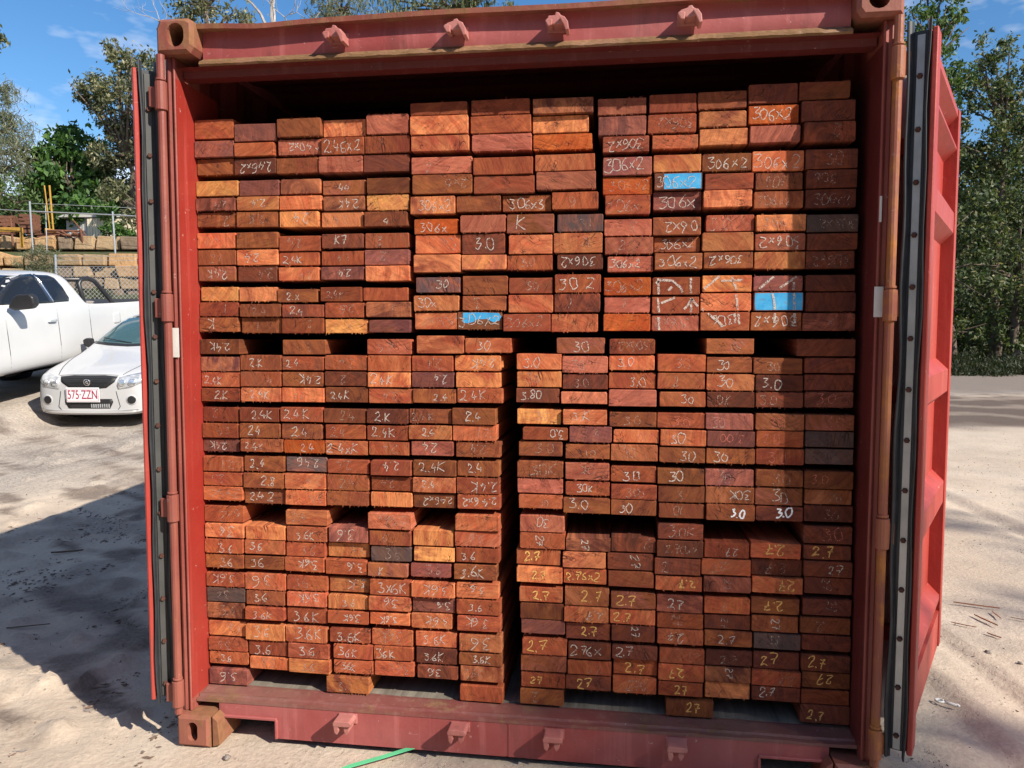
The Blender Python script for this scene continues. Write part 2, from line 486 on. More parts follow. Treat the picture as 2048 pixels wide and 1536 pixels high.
    c = t.mix(t.ramp(fine, 0.36, 0.68, 0.22, 0.0), c, t.mix(1.0, c, (0.35, 0.32, 0.3), 'MULTIPLY'))
    peb = t.n('ShaderNodeTexVoronoi'); t.l(co, peb.inputs['Vector']); peb.inputs['Scale'].default_value = 26.0
    pm = t.math('MULTIPLY', t.ramp(peb.outputs['Distance'], 0.10, 0.16, 1.0, 0.0), t.ramp(t.noise(co, 5, 3), 0.5, 0.62))
    c = t.mix(t.math('MULTIPLY', pm, 0.6), c, (0.17, 0.14, 0.12))
    h = t.math('ADD', t.math('MULTIPLY', t.noise(co, 22, 8, 0.68), 1.0), t.math('ADD', t.math('MULTIPLY', fine, 0.35), t.math('MULTIPLY', pm, 0.4)))
    t.bump(h, 0.55, 0.02)
    me.materials.append(t.finish(c, 0.95, 0, 0.15))
    o = bpy.data.objects.new('ground', me)
    COL.objects.link(o)
    tag(o, 'pale dusty yard ground of sand and gravel', None, None, 'structure')
make_ground()

# ------------------------------------------------------------------ shipping container
cont = empty('shipping_container', (0, 0, 0), 0,
             'open red shipping container packed full of hardwood boards', 'shipping container')
HW, HT, LEN = 1.219, 2.591, 6.06
def stadium(cx, cz, rx, rz, n=9):
    """Upright rounded slot."""
    pts = []
    for k in range(n):
        a = math.pi * k / (n - 1)
        pts.append((cx + rx * math.cos(a), cz + (rz - rx) + rx * math.sin(a)))
    for k in range(n):
        a = math.pi + math.pi * k / (n - 1)
        pts.append((cx + rx * math.cos(a), cz - (rz - rx) + rx * math.sin(a)))
    return pts
def casting(cx, z0, front, slot):
    """Corner block with a real slot through its end face into a hollow."""
    w, dp, hh = 0.137, 0.178, 0.118
    y0, y1 = (0.0, dp) if front else (LEN - dp, LEN)
    yf, s = (y0, 1) if front else (y1, -1)
    m = MB()
    x0, x1 = cx - w / 2, cx + w / 2
    hole = stadium(cx + slot[0], z0 + hh / 2 + slot[1], slot[2], slot[3])
    n = len(hole)
    c = 0.012
    outer = []
    for (hx, hz) in hole:
        dx, dz = hx - cx, hz - (z0 + hh / 2)
        k = min((w / 2 - c) / max(abs(dx), 1e-6), (hh / 2 - c) / max(abs(dz), 1e-6))
        outer.append((cx + dx * k, z0 + hh / 2 + dz * k))
    A = [(a, yf, b) for a, b in outer]
    Bq = [(a, yf, b) for a, b in hole]
    Cq = [(a, yf + s * 0.035, b) for a, b in hole]
    Dq = [(cx + (a - cx) * 1.25, yf + s * 0.14, b) for a, b in hole]
    vs = A + Bq + Cq + Dq
    fs = []
    for r in range(3):
        for k in range(n):
            k2 = (k + 1) % n
            fs.append((r * n + k, r * n + k2, (r + 1) * n + k2, (r + 1) * n + k))
    fs.append(tuple(3 * n + k for k in range(n)))
    # rounded shoulders and body behind the face
    E1 = []
    for (a, b) in outer:
        ea = cx + (a - cx) * (w / 2) / (w / 2 - c)
        eb = z0 + hh / 2 + (b - z0 - hh / 2) * (hh / 2) / (hh / 2 - c)
        E1.append((ea, yf + s * c, eb))
    E2 = [(a, yf + s * dp, b) for a, _, b in E1]
    o = len(vs)
    vs += E1 + E2
    for k in range(n):
        k2 = (k + 1) % n
        fs.append((k, k2, o + k2, o + k))
        fs.append((o + k, o + k2, o + n + k2, o + n + k))
    fs.append(tuple(o + n + k for k in range(n)))
    m.add(vs, fs)
    return m.build('corner_casting', M['casting'], cont)
for front in (True, False):
    for sx in (-1, 1):
        casting(sx * (HW - 0.0685), 0.0, front, (0.0, 0.0, 0.019, 0.036))
        casting(sx * (HW - 0.0685), HT - 0.118, front, (0.006 * -sx, 0.002, 0.031, 0.040))
# posts: stepped steel section, hinge bar in front of the outer step
for sx in (-1, 1):
    xi = 1.172
    sec = [(1.214, 0.046), (1.200, 0.038), (1.194, 0.038), (1.191, 0.043), (1.184, 0.043), (1.181, 0.036), (xi, 0.036),
           (xi, 0.200), (1.214, 0.200)]
    m = MB().prism([(sx * a, b) for a, b in sec], 0.118, HT - 0.118, 'z')
    m.build('corner_post', M['red_post'], cont, bevel=0.003)
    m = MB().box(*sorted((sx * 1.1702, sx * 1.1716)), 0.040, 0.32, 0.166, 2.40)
    m.build('post_liner', M['red_in'] if sx < 0 else M['shaded_red_in'], cont)
    m = MB().tube([(sx * 1.204, 0.004, 0.125), (sx * 1.204, 0.004, 2.47)], 0.0142, 12)
    bar = m.build('hinge_bar', M['hinge_bar'] if sx > 0 else M['hinge_bar_l'], cont, smooth=False)
    for zz in (0.20, 0.885, 1.60, 2.33):
        m = MB().tube([(sx * 1.204, 0.002, zz - 0.048), (sx * 1.204, 0.002, zz + 0.048)], 0.0205, 14)
        m.box(*sorted((sx * 1.206, sx * (1.240 if sx > 0 else 1.250))), 0.000, 0.014, zz - 0.034, zz + 0.034)
        m.tube([(sx * 1.204, 0.002, zz + 0.052), (sx * 1.204, 0.002, zz + 0.060)], 0.0175, 12)
        m.build('hinge', M['hinge_bar'] if sx > 0 else M['hinge_bar_l'], cont, bevel=0.0015)
    m = MB().box(*sorted((sx * 1.158, sx * 1.2)), LEN - 0.15, LEN - 0.01, 0.118, HT - 0.118)
    m.build('corner_post', M['red_post'], cont, bevel=0.004)
# header: face plate, projecting top flange, rolled rusty bottom lip, inner soffit
xs = 1.081
dent = [(-xs + (2 * xs) * i / 40.0) for i in range(41)]
def strip(profile_fn, name, mat, n=40, x0=-xs, x1=xs, **kw):
    m = MB()
    vs = []; k = None
    for i in range(n + 1):
        x = x0 + (x1 - x0) * i / n
        pr = profile_fn(x)
        k = len(pr)
        vs += [(x, y, z) for y, z in pr]
    fs = []
    for i in range(n):
        for j in range(k - 1):
            fs.append((i * k + j, i * k + j + 1, (i + 1) * k + j + 1, (i + 1) * k + j))
    m.add(vs, fs)
    return m.build(name, mat, cont, **kw)
sag = lambda x: 0.008 * math.exp(-((x + 0.86) / 0.12) ** 2) + 0.002 * math.sin(x * 7)
strip(lambda x: [(0.066, 2.470), (0.062 + 0.004 * math.sin(x * 5), 2.5), (0.066, 2.535), (0.068, 2.562)], 'header_plate', M['red_face'], smooth=True)
strip(lambda x: [(0.068, 2.562), (0.030, 2.560 - sag(x)), (0.028, 2.576 - sag(x)), (0.30, 2.586)], 'top_flange', M['casting'])
lipw = lambda x: 0.0012 * math.sin(x * 41) + 0.0012 * math.sin(x * 173 + 1) + 0.0012 * math.sin(x * 59 + 2)
strip(lambda x: [(0.066, 2.470), (0.052, 2.460 + lipw(x)), (0.038 + 0.5 * lipw(x), 2.453 + lipw(x)), (0.034, 2.443 + 0.6 * lipw(x)), (0.040, 2.437)], 'header_lip', M['rust_lip'], n=160)
strip(lambda x: [(0.040, 2.437), (0.080, 2.435), (0.084, 2.412), (0.135, 2.410), (0.135, 2.56)], 'header_soffit', M['shaded_red_in'], x0=-1.165, x1=1.165)
# sill: plate with a fork notch near each end, scuffed top with a raised bead
def sill():
    m = MB()
    zb, zt, zn, y0, y1 = 0.022, 0.150, 0.090, 0.066, 0.074
    N0, N1 = 0.862, 1.055
    top = [(-1.081, zt), (1.081, zt)]
    poly = [(-1.081, zt), (-1.081, zb), (-N1, zb), (-N1 + 0.012, zn), (-N0 - 0.01, zn), (-N0, zb), (N0, zb), (N0 + 0.01, zn), (N1 - 0.012, zn), (N1, zb), (1.081, zb), (1.081, zt)]
    pieces = [[(-1.081, zt), (-1.081, zb), (-N1, zb), (-N1, zt)], [(-N1, zt), (-N1, zn), (-N0, zn), (-N0, zt)],
              [(-N0, zt), (-N0, zb), (-0.005, zb), (-0.005, zt)], [(0.005, zt), (0.005, zb), (N0, zb), (N0, zt)],
              [(N0, zt), (N0, zn), (N1, zn), (N1, zt)], [(N1, zt), (N1, zb), (1.081, zb), (1.081, zt)]]
    for p in pieces:
        m.prism(p, y0, y1, 'y')
    m.box(-0.005, 0.005, 0.0685, 0.0735, zb, zt)
    o = m.build('sill_plate', M['red_face'], cont)
    for s in (-1, 1):       # rim round each fork notch
        q = MB()
        q.box(s * 0.960 - 0.105, s * 0.960 + 0.105, 0.058, 0.20, zn, zn + 0.010)
        q.box(*sorted((s * N0, s * (N0 - 0.010))), 0.058, 0.20, zb, zn + 0.002)
        q.build('fork_pocket', M['red_face'], cont, bevel=0.002)
        q = MB().prism([(s * 1.081, 0.118), (s * 1.081, 0.0), (s * 1.05, 0.010), (s * 1.058, 0.1)], 0.012, 0.17, 'y')
        q.build('casting_gusset', M['casting'], cont, bevel=0.003)
sill()
bead = lambda x: 0.0015 * math.sin(x * 23) + 0.001 * math.sin(x * 61)
strip(lambda x: [(0.064, 0.144), (0.066, 0.154 + bead(x)), (0.084, 0.156 + bead(x)), (0.089, 0.163), (0.099, 0.164 + bead(x)), (0.103, 0.158), (0.150, 0.1675), (0.165, 0.1675)],
      'sill_top', M['sill_top'], n=120, x0=-1.169, x1=1.169)
# walls, roof, floor
def corrugated(name, pts, z0, z1, mat):
    m = MB()
    n = len(pts)
    m.add([(x, y, z0) for x, y in pts] + [(x, y, z1) for x, y in pts], [(i, i + 1, n + i + 1, n + i) for i in range(n - 1)])
    return m.build(name, mat, cont)
for sx in (-1, 1):
    pts = []
    y = 0.20
    while y < LEN - 0.2:
        pts += [(sx * 1.174, y), (sx * 1.174, y + 0.072), (sx * 1.206, y + 0.14), (sx * 1.206, y + 0.21)]
        y += 0.278
    pts = [p for p in pts if p[1] < LEN - 0.02]
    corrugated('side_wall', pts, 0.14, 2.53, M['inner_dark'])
    MB().box(*sorted((sx * 1.165, sx * 1.212)), 0.18, LEN - 0.18, 2.53, 2.585).build('top_rail', M['red_face'], cont, bevel=0.004)
    MB().box(*sorted((sx * 1.165, sx * 1.212)), 0.18, LEN - 0.18, 0.022, 0.14).build('bottom_rail', M['red_face'], cont, bevel=0.004)
m = MB()
ys = np.linspace(0.22, LEN - 0.02, 61)
rv = [(x, y, 2.552 + 0.018 * (1 if i % 4 in (1, 2) else 0)) for i, y in enumerate(ys) for x in (-1.165, 1.165)]
m.add(rv, [(2 * i, 2 * i + 1, 2 * i + 3, 2 * i + 2) for i in range(60)])
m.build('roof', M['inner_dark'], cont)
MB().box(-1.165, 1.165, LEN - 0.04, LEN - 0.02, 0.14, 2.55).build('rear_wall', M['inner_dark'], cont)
m = MB()
# splintered front edge on the floor sheet
fe = [(-1.163, 0.166)]
x = -1.163
rr = random.Random(5)
while x < 1.155:
    x = min(1.163, x + rr.uniform(0.02, 0.16))
    fe.append((x, 0.162 + rr.choice([0, 0, 0.004, 0.010, 0.03]) * rr.random()))
fe += [(1.163, LEN - 0.05), (-1.163, LEN - 0.05)]
m.prism(fe, 0.145, 0.1685, 'z')
m.build('floor_sheet', M['plywood'], cont)
m = MB().box(-1.15, 1.15, 0.168, 0.2, 0.03, 0.144)
for k in range(12):
    m.box(-1.15, 1.15, 0.6 + k * 0.42, 0.64 + k * 0.42, 0.03, 0.14)
m.build('cross_member', M['red_face'], cont)
# locking-bar keepers on header and sill
def keeper(x, z, top, seed):
    r = random.Random(seed)
    m = MB()
    up = 1 if top else -1
    # cap, stub on one side, curled hook on the other, weld bead behind
    e = r.uniform(-0.004, 0.004)
    if top:
        m.prism([(x - 0.036, z + 0.014), (x - 0.030, z + 0.027 + e), (x - 0.006, z + 0.031), (x - 0.002, z + 0.040 + e), (x + 0.010, z + 0.040), (x + 0.016, z + 0.031), (x + 0.032, z + 0.024), (x + 0.036, z + 0.002), (x - 0.002, z - 0.004), (x - 0.034, z + 0.002)], 0.004, 0.064, 'y')
        m.prism([(x - 0.042, z + 0.010), (x - 0.034, z + 0.018), (x - 0.014, z + 0.014), (x - 0.016, z - 0.010 + e), (x - 0.030, z - 0.012)], -0.004, 0.052, 'y')
        m.prism([(x + 0.012, z + 0.018), (x + 0.030, z + 0.022), (x + 0.044, z + 0.002), (x + 0.047, z - 0.026), (x + 0.036, z - 0.030), (x + 0.026, z - 0.006)], -0.008, 0.054, 'y')
    else:
        m.prism([(x - 0.040, z + 0.020 + e), (x - 0.034, z + 0.030), (x + 0.030, z + 0.030 + e), (x + 0.040, z + 0.020), (x + 0.038, z + 0.008), (x - 0.038, z + 0.006)], -0.006, 0.064, 'y')
        m.prism([(x - 0.038, z + 0.010), (x - 0.018, z + 0.010), (x - 0.014, z - 0.010), (x - 0.022, z - 0.030 + e), (x - 0.034, z - 0.022)], -0.004, 0.064, 'y')
        m.prism([(x + 0.004, z + 0.010), (x + 0.028, z + 0.010), (x + 0.026, z - 0.018 - e), (x + 0.014, z - 0.034), (x + 0.004, z - 0.016)], 0.004, 0.064, 'y')
    m.box(x - 0.040, x + 0.042, 0.060, 0.067, z - 0.012, z + 0.030)
    m.v = [(x + (a - x) * .86, .066 + (b_ - .066) * .9, z + .004 + (c_ - z - .004) * .86) for a, b_, c_ in m.v]
    m.build('bar_keeper', M['lug'], cont, bevel=0.003, segs=2)
for i, xk in enumerate((-0.583, -0.168, 0.166, 0.583)):
    keeper(xk, 2.505, True, i)
    keeper(xk, 0.112, False, 10 + i)
# reflective tape on the posts
MB().box(-1.206, -1.182, 0.0335, 0.0345, 1.425, 1.53).build('reflective_tape', M['sticker'], cont)
MB().box(1.1665, 1.1935, 0.0335, 0.0345, 1.565, 1.66).build('reflective_tape', M['sticker'], cont)
MB().box(1.174, 1.181, 0.0345, 0.0355, 1.86, 1.94).build('tape_scrap', M['sticker'], cont)

# ---- doors
def door(side, N, theta, z0=0.18, z1=2.425, w=1.06, th=0.054):
    """Door leaf swung back past the corner. Local x runs along the leaf from the hinge, local y is the inner face normal."""
    ct, st = math.cos(theta), math.sin(theta)
    dx = Vector((ct, st, 0))
    nn = Vector((st, -ct, 0)) if side > 0 else Vector((-st, ct, 0))
    def W(x, y, z):
        p = Vector((N[0], N[1], 0)) + dx * x + nn * y
        return (p.x, p.y, z)
    def put(m, name, mat, parent, **kw):
        m.v = [W(*p) for p in m.v]
        return m.build(name, mat, parent, **kw)
    m = MB()
    m.box(0, 0.075, -th, 0, z0, z1)
    m.box(w - 0.06, w, -0.058, 0, z0, z1)
    m.box(0.0765, w - 0.0615, -0.058, -0.0065, z1 - 0.012, z1)
    m.box(-0.024, 0.055, 0.0005, 0.017, z0, z1)
    leaf = put(m, 'door', M['red_door'], cont, bevel=0.003)
    # corrugated panel: ribs stand proud towards the inner face, hollows between
    ribs = [(0.235, 0.335), (0.385, 0.405), (0.805, 0.895), (1.275, 1.365), (1.925, 2.005), (2.262, 2.272), (2.395, 2.42)]
    pr = [(z0, -0.004), (0.215, -0.004)]
    pr = [(z0 + 0.001, -0.006)]
    for i, (a, b) in enumerate(ribs):
        if i:
            pr.append((a - 0.045, -0.052))
        else:
            a = z0 + 0.06
        pr += [(a, -0.006), (b, -0.006)]
        if i < len(ribs) - 1:
            pr.append((b + 0.045, -0.052))
    pr = sorted(set(pr))
    k = len(pr)
    m = MB()
    vs = [(x, y, z) for x in (0.075, w - 0.06) for z, y in pr] + [(x, y - 0.004, z) for x in (0.075, w - 0.06) for z, y in pr]
    fs = []
    for o in (0, 2 * k):
        fs += [(o + j, o + j + 1, o + k + j + 1, o + k + j) for j in range(k - 1)]
    m.add(vs, fs)
    put(m, 'door_panel', M['red_door'], leaf)
    # hinge edge carries the seal: outer lip, clamping strip with bolts, inner lip
    def lip(y0, flare, name):
        m = MB()
        n = 26
        vs = []
        for i in range(n + 1):
            z = z0 - 0.018 + (z1 - z0 + 0.045) * i / n
            wob = 0.0025 * math.sin(i * 1.3 + y0 * 90) + 0.002 * math.sin(i * 0.47)
            fl = flare * (1 + 0.25 * math.sin(i * 0.8))
            vs += [(0.0, y0, z), (-0.016, y0 + 0.002 + wob, z), (-0.034, y0 + fl + wob, z), (-0.033, y0 + fl - 0.005 + wob, z), (-0.013, y0 - 0.006 + wob, z), (0.0, y0 - 0.008, z)]
        fs = []
        for i in range(n):
            for j in range(5):
                fs.append((i * 6 + j, i * 6 + j + 1, (i + 1) * 6 + j + 1, (i + 1) * 6 + j))
        m.add(vs, fs)
        return put(m, name, M['rubber'], leaf, smooth=True)
    lip(-0.006, 0.004, 'seal_lip')
    lip(-0.050, -0.008, 'seal_lip')
    m = MB().box(-0.0045, -0.0005, -0.052, -0.004, z0, z1)
    put(m, 'seal_backing', M['rubber'], leaf)
    m = MB().box(-0.009, -0.0045, -0.041, -0.019, z0 + 0.004, z1 - 0.012)
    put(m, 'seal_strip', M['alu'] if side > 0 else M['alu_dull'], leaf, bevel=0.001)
    z = z0 + 0.05
    while z < z1 - 0.03:
        m = MB().tube([(-0.009, -0.031, z), (-0.0175, -0.031, z)], [0.0095, 0.0075], 6)
        put(m, 'bolt', M['bolt'], leaf)
        z += 0.1585
    # bolt heads on the inner face, two locking rods with handles on the outer face
    for bx, bz in ((0.36, 0.94), (0.18, 0.90), (0.36, 0.66), (0.34, 0.60), (0.7, 2.30), (0.74, 2.285)):
        put(MB().tube([(bx, -0.052, bz), (bx, -0.036, bz)], [0.014, 0.010], 8), 'bolt_head', M['red_door'], leaf)
    for rx in (0.32, 0.78):
        put(MB().tube([(rx, -th - 0.065, z0 - 0.05), (rx, -th - 0.065, z1 + 0.04)], 0.016, 8), 'locking_bar', M['alu'], leaf)
        put(MB().box(rx, rx + 0.36, -th - 0.095, -th - 0.085, 1.0, 1.04), 'locking_handle', M['alu'], leaf)
        for bz in (0.45, 1.3, 2.15):
            put(MB().box(rx - 0.03, rx + 0.03, -th - 0.085, -th - 0.04, bz - 0.03, bz + 0.03), 'bar_bracket', M['red_door'], leaf, bevel=0.004)
    return leaf
door(1, (1.300, 0.0), math.radians(64.0))
door(-1, (-1.291, 0.004), math.radians(180 - 55.3))

